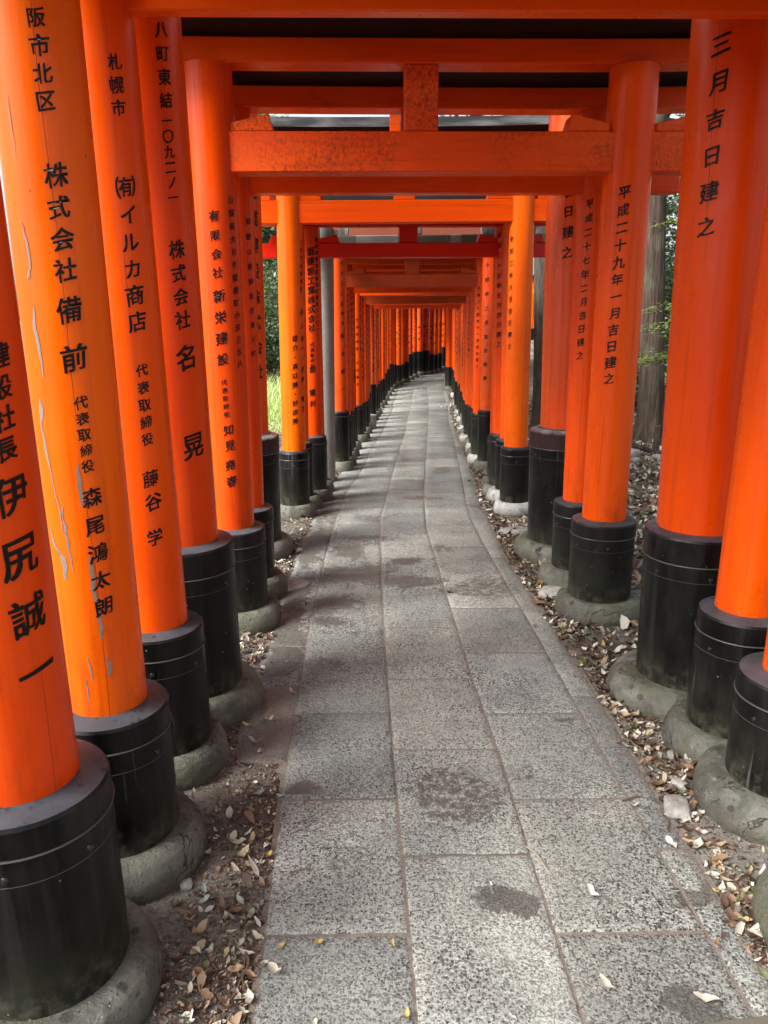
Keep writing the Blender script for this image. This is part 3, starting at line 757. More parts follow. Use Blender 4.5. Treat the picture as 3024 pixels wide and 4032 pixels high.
# ------------------------------------------------------------------ grey stone torii between the wooden ones
sr = empty('stone_torii', (.30, 7.25, gz(7.25))); tag(sr, 'weathered grey granite torii standing among the orange gates', 'stone torii')
zst = gz(7.25)
for s in (-1, 1):
    mb = MB(); mb.lathe([(.112, -.1), (.109, .4), (.102, 1.4), (.096, 2.3), (.093, 2.75)], 40, (-.024 * s, 0))
    link('pillar', mb.mesh('pillar', M['granite']), sr, (s * .875, 0, 0))
def sbox(nm, x0, x1, hy, z0, z1, bev=.008):
    mb = MB(); mb.prism([(x0, z0), (x1, z0), (x1, z1), (x0, z1)], hy * 2, lambda u, w, z: (u, w, z - zst)); return link(nm, mb.mesh(nm, M['granite'], bev), sr)
sbox('tie_beam', -1.22, 1.22, .055, 2.082, 2.155); sbox('centre_strut', -.06, .06, .05, 2.157, 2.72)
mb = MB()
def curve(u): return .09 * (abs(u) / 1.5) ** 3
us = [-1.5 + .25 * i for i in range(13)]
mb.prism([(u, 2.72 + curve(u)) for u in us] + [(u, 2.90 + curve(u)) for u in reversed(us)], .2, lambda u, w, z: (u, w, z - zst)); link('lintel', mb.mesh('lintel', M['granite'], .01), sr)
for s in (-1, 1):
    for q in (1, -1):
        u0 = s * (.83 - q * .085); u1 = u0 - s * q * .17
        pts = [(u0, 2.157), (u0 - s * q * .15, 2.157), (u1, 2.285)] + [(u0 + (u1 - u0) * f, 2.205 + .075 * f ** 2.2) for f in (.8, .55, .3, 0)]
        mb = MB(); mb.prism(pts, .075, lambda u, w, z: (u, w, z - zst)); link('wedge', mb.mesh('wedge', M['granite'], .004), sr)

# ------------------------------------------------------------------ gates along the straight, paired left and right
GEN_L = ['大阪市住之江区南港', '千葉県木更津市木井作一ノ十七', '東大阪市御厨栄町一丁目五ノ七', '仙台市青葉区旭ヶ丘一ノ五', '京都市伏見区深草大亀谷', '有限会社　大久保龍三', '横浜市港北区新横浜', '株式会社平野設計', '名古屋市中村区名駅南',
         '神戸市中央区元町通', '株式会社エムズ　松山晃', '京都市南区東九条西', '埼玉県川口市西青木', '兵庫県西宮市甲子園口', '大野工業株式会社', '株式会社吉田組　吉田稔', '東京都台東区浅草橋', '平生聖一', '伊藤商店　伊藤清', '福井市大手三丁目']
GEN_N = ['阪本誠一', '林正造', '朱三色仏', '鈴木和彦', '大久保龍三', '中村章夫', '井上恵', '高木秀一', '橋本健']
GEN_R = ['平成二十四年二月吉日再建', '平成二十四年十一月吉日建之', '創業三十周年記念', '平成二十八年一月吉日建之', '平成二十五年九月吉日建之', '平成二十六年三月吉日建之', '令和元年五月吉日建之', '平成二十五年元旦建之', '吉日修理', '平成二十三年十月吉日建之']
S = [  # yL, xL, yR, xR, r, R, sleeve height, collar, pixel-derived beam heights (world z), top, paints, label
 (7.94, -.46, 7.87, 1.08, .085, .105, .52, .150, (2.19, 2.31), 2.70, 'faded', 'tall faded salmon gate right behind the grey stone gate'),
 (8.24, -.42, 8.33, 1.045, .068, .082, .45, .130, (1.742, 1.868), 2.02, 'brownish', 'low gate with a weathered brown mouldy cross beam beyond the stone gate'),
 (8.70, -.42, 8.80, 1.09, .066, .080, .46, .125, (1.79, 1.89), 1.99, 'fresh', 'orange gate directly behind the weathered brown cross beam'),
 (8.99, -.41, 9.28, 1.13, .070, .085, .43, .13, (1.80, 1.90), 2.03, 'mid', 'orange gate whose left collar stone juts towards the path beyond the stone gate'),
 (9.61, -.40, 9.81, 1.16, .066, .080, .42, .13, (1.716, 1.80), 1.98, 'mid', 'dull orange gate two short of the square stone markers'),
 (10.40, -.36, 10.28, 1.18, .082, .100, .40, .16, (1.70, 1.79), 2.0, 'fresh', 'bright orange gate with thick left post before the square stone markers'),
 (10.72, -.32, 10.92, 1.23, .068, .082, .40, .14, (1.70, 1.80), 1.98, 'fresh', 'thin orange gate with three crowded sleeves before the square stone markers'),
 (11.40, -.29, 11.44, 1.26, .070, .084, .38, .13, (1.602, 1.715), 1.9, 'brownish', 'gate with a dark brown cross beam level with the square stone markers'),
 (11.98, -.28, 12.05, 1.31, .070, .084, .38, .13, (1.63, 1.72), 1.86, 'fresh', 'orange gate beside the square stone markers, behind a brown beam'),
 (12.75, -.27, 12.80, 1.35, .072, .086, .42, .13, (1.60, 1.70), 1.85, 'mid', 'orange gate just past the square stone markers'),
 (13.34, -.22, 13.25, 1.40, .086, .105, .52, .15, (1.545, 1.625), 1.92, 'faded', 'gate with pink bleached posts, rotten dark wood low on its right post'),
 (13.94, -.16, 14.02, 1.42, .068, .082, .43, .12, (1.555, 1.64), 1.88, 'fresh', 'slim orange gate straight behind the gate with the rotten right post'),
 (14.40, -.13, 14.95, 1.46, .068, .082, .46, .12, (1.555, 1.645), 1.86, 'faded', 'bleached gate with a whitish right post just before the path bends'),
 (15.57, -.09, 15.60, 1.52, .068, .082, .44, .12, (1.56, 1.65), 1.88, 'mid', 'orange gate at the start of the bend, second after the bleached whitish one'),
 (16.10, -.02, 16.30, 1.57, .066, .080, .44, .12, (1.56, 1.65), 1.88, 'fresh', 'orange gate at the start of the bend with short sleeves'),
 (17.05, .02, 17.50, 1.65, .075, .090, .50, .13, (1.56, 1.66), 1.9, 'fresh', 'orange gate on the bend where the left sleeves begin to rise'),
 (17.90, .09, 18.20, 1.68, .068, .084, .50, .12, (1.57, 1.66), 1.9, 'mid', 'dull orange gate inside the bend, narrow dark sleeves'),
 (18.60, .16, 18.80, 1.70, .070, .086, .56, .12, (1.575, 1.67), 1.9, 'mid', 'gate on the bend with a tall narrow left sleeve'),
]
for i, (yL, xL, yR, xR, r, Rs, hs2, rs, nk, top, pa, lab) in enumerate(S):
    PL, PR = P(xL, yL, r, Rs, hs2 + .10, rs), P(xR, yR, r, Rs, hs2 + .10, rs)
    nm = GEN_N[i % len(GEN_N)]
    zl = gz(yL); sz = r * .50
    tl = [(GEN_L[i % len(GEN_L)], -46, nk[0] - .04, -48, nk[0] - .80, sz), (nm, -50, nk[0] - .92, -52, zl + .85, sz * 1.25)]
    if i % 2: tl = [(GEN_L[i % len(GEN_L)], -34, nk[0] - .02, -36, nk[0] - .75, sz * .85), ('代表取締役　' + nm, -72, nk[0] - .30, -76, zl + .78, sz * 1.1)]
    tr = [(GEN_R[i % len(GEN_R)], -122, nk[0] + (-.02 if i else .14), -126, zl + .95 + .1 * (i % 3), sz * 1.15)]
    beamp = pa if pa in ('brownish', 'faded') else None
    pp = ('fresh' if pa == 'brownish' else pa, 'mid' if pa == 'brownish' else pa)
    if i in (0,): pp = ('faded', 'faded')
    gr, ps = gate('torii_gate', lab, GM, PL, PR, nk, top, pp[0], post_paint=pp, nuki_paint='salmon' if i == 0 else beamp, shim_paint=('brownish' if i == 1 else None), beam_over=.24, detail=1 if i < 8 else 0, text=(tl, tr), band=(.05, .004), strut=True,
         base=('stonedark' if i % 3 else 'stone', 'stonepale' if i % 2 else 'stone'), wedge=i < 12, sleeve='blackold' if i % 2 else 'black')
    if i == 10:
        mb = MB(); rr = r + .004; mb.lathe([(rr - .004, .66), (rr, .675), (rr + .002, .9), (rr, 1.28), (rr - .005, 1.30)], 28, (-.006, 0), jitter=lambda a, z: 1 + .02 * noise.noise(Vector((a, z * 9, 2))))
        link('rotten_patch', mb.mesh('rotten_patch', M['rotten']), ps[1][0])
# gates round the bend: the left row swings across the view
BEND = [(.20, 19.16, .080, .095, .46), (.27, 19.45, .070, .085, .45), (.39, 19.78, .085, .100, .40), (.49, 20.15, .070, .085, .38), (.60, 20.30, .075, .090, .42), (.71, 20.74, .080, .095, .57), (.84, 21.15, .088, .105, .59), (1.01, 21.63, .100, .118, .56), (1.19, 21.80, .100, .118, .56),
        (1.36, 22.0, .085, .10, .43), (1.50, 22.2, .075, .09, .40), (1.62, 22.40, .07, .085, .42), (1.76, 22.70, .100, .118, .56), (1.92, 23.05, .085, .10, .55), (2.10, 23.5, .085, .10, .5), (2.35, 24.0, .085, .1, .5)]
BLAB = ['orange gate where the left row of sleeves starts swinging right', 'narrow dull gate next after the start of the swinging row', 'bright orange gate with a wide left post and low sleeve at the bend', 'thin dark orange post gate after the wide bright one at the bend',
        'pale bleached gate left of centre in the far row', 'dark orange gate left of centre in the far row with its sleeve top stepping up', 'bright gate with bold characters near the middle of the far row', 'pale wide gate with two columns of small writing in the far row', 'dull pinkish wide gate in the middle of the far row',
        'pinkish thinner gate with a lower sleeve right of the far row centre', 'bright orange thin gate with the lowest sleeve in the far row', 'thinnest orange gate right of the lowest sleeve in the far row', 'bright wide gate with the highest sleeve at the right of the far row', 'dark orange gate just right of the highest far sleeve',
        'last gate but one showing before the right row hides the path', 'last gate showing at the far right before the right row']
BP = ['mid', 'mid', 'gold', 'mid', 'faded', 'mid', 'fresh', 'faded', 'faded', 'faded', 'gold', 'mid', 'fresh', 'mid', 'fresh', 'mid']
for i, (x, y, r, Rs, h) in enumerate(BEND):
    j = min(i + 2, len(BEND) - 1); k = max(i - 2, 0)
    dx, dy = BEND[j][0] - BEND[k][0], BEND[j][1] - BEND[k][1]; q = math.hypot(dx, dy)
    nx, ny = dy / q, -dx / q
    wdt = 1.46
    z = gz(y)
    nk = (z + 1.93, z + 2.03)
    ph = -62 if i % 2 else -76
    tl = [(GEN_L[(i * 3 + 1) % len(GEN_L)], ph, nk[0] - .15, ph - 2, z + 1.05, r * .55), (GEN_N[i % len(GEN_N)], ph - 38, z + 1.30, ph - 40, z + .82, r * .7)]
    gate('torii_gate', BLAB[i], GF, P(x, y, r, Rs, h + .1, Rs + .04), P(x + nx * wdt, y + ny * wdt, r, Rs, h + .1, Rs + .04), nk, z + 2.35, BP[i], beam_over=.2, detail=0, text=(tl, None), band=(.05, .004), wedge=False,
         base=('stonedark', 'stone'), sleeve='blackold' if i % 3 == 0 else 'black')

# flaked paint showing grey wood on the second left post
post, PP, sl, zb, loc = p2[0]
def patch(poly):
    """poly: (phi deg, z); laid on the post wall"""
    rr = PP['r'] + .0006
    vs = [(rr * math.cos(R(a)) + sl * z, rr * math.sin(R(a)), z) for a, z in poly]
    return vs
def streak(pts):
    mb = MB()
    """pts: (phi centre, z, width deg): ragged vertical flake"""
    vs = []; n = 5; fs = []
    q = []
    for (a, z, w), (a2, z2, w2) in zip(pts, pts[1:]):
        k = max(2, int(abs(z2 - z) / .012))
        q += [(a + (a2 - a) * i / k, z + (z2 - z) * i / k, w + (w2 - w) * i / k) for i in range(k)]
    q.append(pts[-1])
    for i, (a, z, w) in enumerate(q):
        for j in range(n):
            f = j / (n - 1) - .5
            aa = a + f * w * .58 * (1 + .35 * noise.noise(Vector((z * 40, j, 3)))) + 2.6 * noise.noise(Vector((z * 45, 7, a)))
            rr = PP['r'] * .999 + .0005
            vs.append((rr * math.cos(R(aa)) + sl * z, rr * math.sin(R(aa)), z + .006 * noise.noise(Vector((z * 25, j * 2.3, 9)))))
    for i in range(len(q) - 1):
        for j in range(n - 1): fs.append((i * n + j, i * n + j + 1, (i + 1) * n + j + 1, (i + 1) * n + j))
    mb.add(vs, fs); link('flaked_paint', mesh_np('flaked_paint', mb.v, mb.f, M['barewood'], True), post)
A0 = -108
streak([(A0 - 2, 1.52, 2), (A0 - 3, 1.48, 9), (A0, 1.42, 8), (A0 + 1, 1.36, 2)])
streak([(A0 - 9, 1.31, 3), (A0 - 9, 1.285, 16), (A0 - 13, 1.25, 5), (A0 - 10, 1.19, 9), (A0 - 6, 1.14, 4), (A0 - 1, 1.08, 3), (A0 + 2, 1.04, 3.5), (A0 + 2, .985, 1.5)])
streak([(A0 + 6, 1.055, 2), (A0 + 7, 1.01, 6), (A0 + 8, .96, 7), (A0 + 10, .91, 3), (A0 + 11, .885, 1)])
streak([(A0 - 21, 1.0, 2), (A0 - 19, .965, 9), (A0 - 9, .935, 12), (A0 - 3, .925, 16), (A0 - 2, .90, 14), (A0 - 2, .868, 7)])
streak([(-74, 1.16, 2), (-75, 1.13, 9), (-74, 1.08, 10), (-74, 1.055, 5)]); streak([(-72, .93, 3), (-73, .90, 10), (-72, .86, 9), (-70, .80, 8), (-68, .74, 9), (-68, .71, 4)])
streak([(-90, .66, 2), (-88, .635, 5), (-87, .60, 2)]); streak([(-96, .60, 1.5), (-96, .56, 3), (-96, .53, 1)]); streak([(-64, .655, 4), (-62, .635, 12), (-62, .615, 9), (-62, .605, 4)])
streak([(A0 - 2, 1.95, 1.5), (A0 - 2, 1.90, 3), (A0 - 1, 1.83, 1)]); streak([(A0 - 4, 1.70, 3), (A0 + 1, 1.66, 6), (A0 + 1, 1.60, 5), (A0 - 3, 1.58, 9)])

# ------------------------------------------------------------------ square stone markers
for (x, y, w, h, lab) in ((-.185, 12.2, .15, .20, 'square cut stone block with a pale top at the left path edge'), (1.285, 12.1, .13, .215, 'square cut stone block with a pale top at the right path edge')):
    mb = MB(); z0 = -.05
    q = w / 2
    mb.add([(-q, -q, z0), (q, -q, z0), (q, q, z0), (-q, q, z0), (-q, -q, h), (q, -q, h), (q, q, h), (-q, q, h), (0, 0, h + .018)], [(3, 2, 1, 0), (0, 1, 5, 4), (1, 2, 6, 5), (2, 3, 7, 6), (3, 0, 4, 7), (4, 5, 8), (5, 6, 8), (6, 7, 8), (7, 4, 8)])
    tag(link('stone_marker', mb.mesh('stone_marker', M['granite'], .006), None, (x, y, gz(y))), lab, 'stone block', 'stone markers')

# ------------------------------------------------------------------ leaves: one bent blade per leaf
def leaf_verts(l, w, curl, fold, n=6):
    vs = []
    for i in range(n + 1):
        f = i / n; ww = w * math.sin(math.pi * min(1, f * .93 + .05)) ** .8 * .5
        x = (f - .5) * l; zc = curl * l * (2 * f - 1) ** 2 + .06 * l * math.sin(9 * f); ww *= 1 + .22 * math.sin(13 * f + curl * 40)
        for s in (-1, 0, 1): vs.append((x, s * ww, zc + abs(s) * fold * ww + .05 * l * math.sin(f * 5) * (s == 1)))
    fs = []
    for i in range(n):
        for j in range(2): a = i * 3 + j; fs.append((a, a + 1, a + 4, a + 3))
    return vs, fs
LMESH = {}
for c in LEAFC:
    for k in range(3):
        v_, f_ = leaf_verts(1.0, (.34, .42, .5)[k], (.20, .42, .10)[k], (.5, 1.1, .3)[k])
        LMESH[c, k] = mesh_np('fallen_leaf', v_, f_, M['leaf_' + c], True)
LEAVES = [(-0.38, 2.84, 'pale', 0.053), (-0.52, 2.59, 'tan', 0.041), (-0.47, 2.62, 'green', 0.033), (-0.44, 2.62, 'pale', 0.041), (-0.47, 2.46, 'greygreen', 0.054), (-0.45, 2.4, 'tan', 0.03), (-0.48, 2.17, 'tan', 0.024), (-0.45, 2.1, 'pale', 0.023), (-0.48, 2.03, 'pale', 0.051), (-0.51, 1.98, 'pale', 0.028), (-0.45, 1.92, 'pale', 0.051), (-0.43, 1.92, 'pale', 0.042), (-0.39, 1.93, 'tan', 0.036), (-0.35, 1.95, 'tan', 0.031), (-0.34, 1.87, 'yellow', 0.032), (-0.42, 1.81, 'pale', 0.043), (-0.39, 1.83, 'tan', 0.026), (-0.5, 1.79, 'brown', 0.022), (-0.47, 1.81, 'brown', 0.026), (-0.49, 1.73, 'greygreen', 0.033), (-0.48, 1.7, 'greygreen', 0.032), (-0.48, 1.66, 'pale', 0.026), (-0.52, 1.65, 'brown', 0.049), (-0.5, 1.63, 'tan', 0.028), (-0.43, 1.67, 'brown', 0.037), (-0.41, 1.64, 'greygreen', 0.023), (-0.35, 1.65, 'greygreen', 0.041), (-0.39, 1.59, 'pale', 0.025), (-0.36, 1.56, 'pale', 0.029), (-0.32, 1.58, 'pale', 0.047), (-0.47, 1.59, 'tan', 0.055), (-0.46, 1.54, 'tan', 0.048), (-0.43, 1.53, 'greygreen', 0.038), (-0.43, 1.49, 'green', 0.028), (-0.43, 1.46, 'brown', 0.046), (-0.45, 1.42, 'pale', 0.031), (-0.41, 1.41, 'brown', 0.04), (-0.39, 1.53, 'tan', 0.029), (-0.36, 1.48, 'tan', 0.037), (-0.26, 1.47, 'pale', 0.046), (-0.26, 1.55, 'yellow', 0.027), (-0.17, 1.56, 'yellow', 0.027), (-0.46, 1.38, 'tan', 0.022), (-0.34, 1.41, 'pale', 0.031), (-0.32, 1.41, 'tan', 0.022), (-0.32, 1.37, 'pale', 0.026), (-0.16, 1.34, 'pale', 0.02), (0.86, 3.09, 'yellow', 0.049), (0.87, 3.02, 'white', 0.038), (0.87, 2.77, 'yellow', 0.031), (0.9, 2.71, 'pale', 0.043), (0.87, 2.65, 'greygreen', 0.046), (1.05, 2.66, 'tan', 0.038), (0.98, 2.61, 'brown', 0.083), (0.91, 2.54, 'green', 0.049), (0.91, 2.47, 'white', 0.043), (0.99, 2.53, 'white', 0.04), (0.89, 2.32, 'yellow', 0.033), (0.93, 2.31, 'brown', 0.044), (0.85, 2.42, 'greygreen', 0.039), (0.91, 2.39, 'greygreen', 0.038), (0.77, 2.08, 'pale', 0.03), (0.82, 1.91, 'white', 0.049), (0.92, 2.06, 'white', 0.039), (0.87, 2.04, 'white', 0.045), (0.89, 2.01, 'pale', 0.045), (0.93, 2.03, 'white', 0.039), (0.93, 1.96, 'white', 0.038), (0.88, 1.92, 'tan', 0.043), (0.89, 1.9, 'tan', 0.03), (0.92, 1.9, 'brown', 0.036), (0.95, 1.89, 'tan', 0.054), (0.93, 1.86, 'white', 0.039), (0.92, 1.83, 'tan', 0.064), (0.92, 1.8, 'tan', 0.046), (0.94, 1.76, 'brown', 0.028), (0.89, 1.61, 'tan', 0.043), (0.87, 1.72, 'yellow', 0.02), (0.92, 1.72, 'pale', 0.049), (0.8, 1.54, 'brown', 0.037), (0.92, 1.56, 'pale', 0.03), (0.5, 1.43, 'pale', 0.046), (0.71, 1.39, 'pale', 0.053), (0.28, 1.75, 'white', 0.02), (0.54, 1.71, 'white', 0.043), (0.04, 1.35, 'yellow', 0.03), (0.27, 1.35, 'white', 0.02), (0.01, 1.55, 'yellow', 0.022), (0.68, 6.06, 'pale', 0.032), (0.8, 3.8, 'brown', 0.085), (0.35, 3.97, 'dark', 0.042), (0.73, 3.5, 'brown', 0.033), (0.8, 3.59, 'white', 0.034), (0.81, 3.52, 'white', 0.044), (0.87, 3.53, 'white', 0.085), (0.83, 3.49, 'pale', 0.044), (0.91, 3.37, 'pale', 0.049), (1.0, 3.26, 'yellow', 0.048), (0.87, 3.25, 'green', 0.031), (0.84, 3.74, 'pale', 0.047), (0.83, 3.9, 'pale', 0.049), (0.85, 4.0, 'yellow', 0.042), (0.88, 3.86, 'greygreen', 0.048), (0.79, 4.12, 'white', 0.043), (0.82, 4.44, 'green', 0.037), (0.89, 4.38, 'pale', 0.041), (0.81, 7.13, 'dark', 0.045), (-0.01, 8.26, 'dark', 0.026), (0.8, 4.73, 'pale', 0.035), (0.79, 4.87, 'tan', 0.041), (0.86, 5.4, 'white', 0.068), (0.89, 5.23, 'pale', 0.044), (0.76, 5.01, 'tan', 0.042)]
CN = {'pale': 'pale cream', 'tan': 'tan', 'brown': 'brown', 'greygreen': 'grey green', 'green': 'dark green', 'yellow': 'yellow', 'white': 'whitish', 'dark': 'blackish'}
LW = [(1.43, 'nearest left sleeve'), (1.89, 'flaked left post'), (2.36, 'third left sleeve'), (2.78, 'thick fourth left sleeve')]
RW = [(1.56, 'right corner stone'), (2.10, 'nearest right sleeve'), (2.43, 'second right sleeve'), (2.81, 'thick third right sleeve'), (3.69, 'fourth right sleeve'), (4.15, 'fifth right sleeve'), (4.69, 'maroon capped right sleeve'), (5.73, 'pale right collar stone')]
seen = {}
for i, (x, y, c, l) in enumerate(LEAVES):
    k = int(rng.integers(0, 3)); o = link('fallen_leaf', LMESH[c, k], None)
    on = path_pt(0, y)[0] < x < path_pt(5, y)[0] and (x > path_pt(1, y)[0] or y > 2.35)
    z = gz(y) + .004 if on else ground_z(x, y) + .004
    o.location = (x, y, z + l * .03); o.scale = (l, l, l)
    o.rotation_euler = (random.uniform(-.25, .25), random.uniform(-.25, .25), random.uniform(0, 6.28))
    shp = ('flat', 'curled', 'broad')[k]
    near = min(LW if x < 0.2 else RW, key=lambda q: abs(q[0] - y))[1]
    where = ('on slabs level with ' if on else 'on dirt beside ') + near
    lab = f'{CN[c]} {shp} fallen leaf {where}'
    seen[lab] = seen.get(lab, 0) + 1
    if seen[lab] > 1: lab = f'{CN[c]} {shp} leaf {where}, ' + ('second', 'third', 'fourth', 'fifth')[min(seen[lab] - 2, 3)]
    tag(o, lab, 'leaf', 'fallen leaves at the path edges')

def scatter(name, n, sampler, cols, size, parent=None, mat=None, lift=.004, tilt=.35):
    """leaf litter in one mesh: folded two-quad leaves"""
    pts = []
    while len(pts) < n:
        p = sampler()
        if p: pts.append(p)
    pts = np.array(pts)
    n = len(pts)
    L = rng.uniform(size[0], size[1], n); Wd = L * rng.uniform(.32, .55, n)
    yaw = rng.uniform(0, 2 * np.pi, n); fold = rng.uniform(0, .5, n); tz = rng.normal(0, tilt, n); tp = rng.normal(0, tilt, n)
    tm = np.array([(-.5, 0, .12), (-.12, -.5, .0), (.25, -.38, .0), (.5, 0, .10), (.25, .38, .0), (-.12, .5, .0), (-.1, 0, -.06), (.22, 0, -.06)])
    V = np.repeat(tm[None], n, 0)
    V[:, :, 2] = V[:, :, 2] * .8 + np.abs(V[:, :, 1]) * fold[:, None]
    V = V + rng.normal(0, 1, V.shape) * np.array([.05, .09, .05])
    cv = rng.uniform(-.1, .55, n)[:, None]; V[:, :, 2] += cv * V[:, :, 0] ** 2 * 2 + rng.uniform(-.3, .5, n)[:, None] * V[:, :, 0] * V[:, :, 1]
    V[:, :, 0] *= L[:, None]; V[:, :, 1] *= Wd[:, None]; V[:, :, 2] *= L[:, None]
    # tilt then yaw
    x, y, z = V[:, :, 0], V[:, :, 1], V[:, :, 2]
    z = z + x * np.tan(np.clip(tp, -.8, .8))[:, None] + y * np.tan(np.clip(tz, -.8, .8))[:, None]
    c, s = np.cos(yaw)[:, None], np.sin(yaw)[:, None]
    X = x * c - y * s + pts[:, 0:1]; Y = x * s + y * c + pts[:, 1:2]
    Z = z - z.min(1, keepdims=True) + pts[:, 2:3] + lift
    vv = np.stack([X, Y, Z], 2).reshape(-1, 3)
    fq = np.array([(0, 1, 6, 5), (1, 2, 7, 6), (6, 7, 4, 5), (2, 3, 4, 7)])
    ff = (fq[None] + (np.arange(n) * 8)[:, None, None]).reshape(-1, 4)
    me = mesh_np(name, vv, ff, mat or M['litter'], False)
    pc = np.array(cols)[rng.integers(0, len(cols), n)] * rng.uniform(.7, 1.2, (n, 1))
    cc = np.concatenate([np.repeat(pc, 8, 0), np.ones((n * 8, 1))], 1).astype(np.float32)
    me.attributes.new('leafcol', 'FLOAT_COLOR', 'POINT').data.foreach_set('color', cc.ravel())
    return link(name, me)
DRY = [(.56, .53, .44), (.60, .57, .49), (.50, .48, .40), (.42, .34, .22), (.30, .19, .11), (.20, .12, .075), (.36, .37, .30), (.55, .50, .42), (.12, .07, .045), (.10, .055, .035), (.10, .055, .035), (.08, .045, .03), (.20, .12, .07), (.11, .12, .05)]
COLL = []
for o in bpy.data.objects:
    if o.name.startswith('base_stone') and o.parent:
        q = o.parent.location + o.location; COLL.append((q.x, q.y, max(abs(w.co.x) for w in o.data.vertices)))
COLL = np.array(COLL)
def clear_of_posts(x, y): return not (((COLL[:, 0] - x) ** 2 + (COLL[:, 1] - y) ** 2) < (COLL[:, 2] * .98) ** 2).any()
def edge_sampler(side):
    def f():
        y = 1.2 + 17 * random.random() ** 2.0
        if side < 0:
            e = path_pt(0 if y > 2.35 else 1, y)[0]; x = e - abs(random.gauss(.09, .17)) + random.gauss(0, .03)
        else:
            e = path_pt(5, y)[0]; x = e + abs(random.gauss(.05, .16)) + random.gauss(0, .02)
        if n2(x, y, 2.4, 2) < random.uniform(-.55, .15): return None
        if side < 0 and y < 3 and random.random() < .78: return None
        if side > 0 and y < 3 and random.random() < .35: return None
        if not clear_of_posts(x, y): return None
        return (x, y, ground_z(x, y))
    return f
tag(scatter('leaf_litter', 1300, edge_sampler(-1), DRY, (.015, .048)), kind='stuff')
tag(scatter('leaf_litter', 3200, edge_sampler(1), DRY, (.015, .052)), kind='stuff')
tag(scatter('leaf_crumbs', 5200, edge_sampler(-1), DRY + [(.12, .07, .045)] * 5 + [(.20, .13, .08)] * 3, (.006, .020), lift=.002), kind='stuff')
tag(scatter('leaf_crumbs', 7000, edge_sampler(1), DRY + [(.08, .045, .03)] * 14 + [(.14, .085, .05)] * 8, (.006, .022), lift=.002), kind='stuff')
def forest_r():
    x = 1.15 + 5.5 * random.random() ** 1.3; y = 1.5 + 15 * random.random()
    if not clear_of_posts(x, y): return None
    return (x, y, ground_z(x, y))
WHITE = DRY + [(.62, .58, .52), (.60, .55, .48), (.66, .63, .58), (.56, .46, .34), (.09, .055, .04)]
tag(scatter('leaf_litter', 22000, forest_r, WHITE, (.035, .085)), kind='stuff')
def forest_l():
    x = -.85 - 4.5 * random.random() ** 1.2; y = 1.5 + 12 * random.random()
    if not clear_of_posts(x, y): return None
    return (x, y, ground_z(x, y))
tag(scatter('leaf_litter', 7000, forest_l, WHITE, (.03, .07)), kind='stuff')

# crumbs: needles, bark flakes and grit along the edges
def crumb():
    y = 1.2 + 5.5 * random.random() ** 1.4
    if random.random() < .5: x = path_pt(1, y)[0] - abs(random.gauss(0, .13))
    else: x = path_pt(5, y)[0] + random.gauss(.03, .09)
    if not clear_of_posts(x, y): return None
    return (x, y, max(ground_z(x, y), gz(y) - .008 if path_pt(0, y)[0] < x < path_pt(5, y)[0] and y > 2.3 else -9))
tag(scatter('needle_crumbs', 11000, crumb, [(.16, .08, .05), (.10, .055, .035), (.24, .15, .10), (.35, .28, .2), (.07, .045, .03)], (.004, .018), lift=.001), kind='stuff')

def twig(pts, r, mat, lab):
    mb = MB(); n = 6; vs = []
    for i, p_ in enumerate(pts):
        a = Vector(pts[min(i + 1, len(pts) - 1)]) - Vector(pts[max(i - 1, 0)]); a.normalize()
        s = a.cross(Vector((0, 0, 1))).normalized(); u = s.cross(a)
        rr = r * (1 - .5 * i / (len(pts) - 1))
        for k in range(n):
            b = 2 * math.pi * k / n; q = Vector(p_) + s * rr * math.cos(b) + u * rr * math.sin(b); vs.append(q[:])
    mb.add(vs, [(i * n + k, i * n + (k + 1) % n, (i + 1) * n + (k + 1) % n, (i + 1) * n + k) for i in range(len(pts) - 1) for k in range(n)] + [tuple(range(n)), tuple(range((len(pts) - 1) * n, len(pts) * n))])
    me = mb.mesh('twig', mat)
    c = np.mean(np.array(pts), 0); me.transform(Matrix.Translation(-Vector(c)))
    tag(link('twig', me, None, c), lab, 'twig', 'twigs on the path')
def tw(x0, y0, x1, y1, r=.0028, bend=.01, z=.006):
    return [(x0 + (x1 - x0) * f + bend * math.sin(f * 5), y0 + (y1 - y0) * f + bend * math.sin(f * 3.1), (z if y0 < 20 else z)) for f in (0, .2, .4, .6, .8, 1)]
twig(tw(.40, 1.90, .455, 1.78, .002, .006), .0022, M['twigpale'], 'thin pale stalk lying along the right slab joint')
twig(tw(-.345, 1.53, -.335, 1.41, .0035), .0042, M['twig'], 'dark bent twig upright in the left foreground leaves')
twig(tw(-.37, 1.55, -.325, 1.44, .003), .0034, M['twig'], 'second dark twig crossing the left foreground leaves')
twig(tw(-.47, 1.82, -.40, 1.92), .0035, M['twig'], 'brown twig leaning on the dirt by the second left collar')
twig(tw(-.29, 1.97, -.245, 1.995), .003, M['twigpale'], 'short pale twig on the first left slab')
twig(tw(-.27, 1.80, -.20, 1.81), .002, M['twig'], 'curved brown twig across the left slab')
twig(tw(.74, 2.11, .82, 2.13), .0032, M['twig'], 'straight brown twig on the right border strip')
twig(tw(.83, 1.97, .85, 2.04), .0028, M['twig'], 'bent dark twig beside the white leaf heap at right')
twig(tw(.93, 1.92, 1.02, 1.87), .0028, M['twig'], 'slender twig under the nearest right collar')
twig(tw(-.35, 2.66, -.31, 2.60), .003, M['twig'], 'small twig by the cream leaf on the left border')
twig(tw(.82, 2.44, .90, 2.47), .003, M['twig'], 'twig in the crumbs by the second right collar')

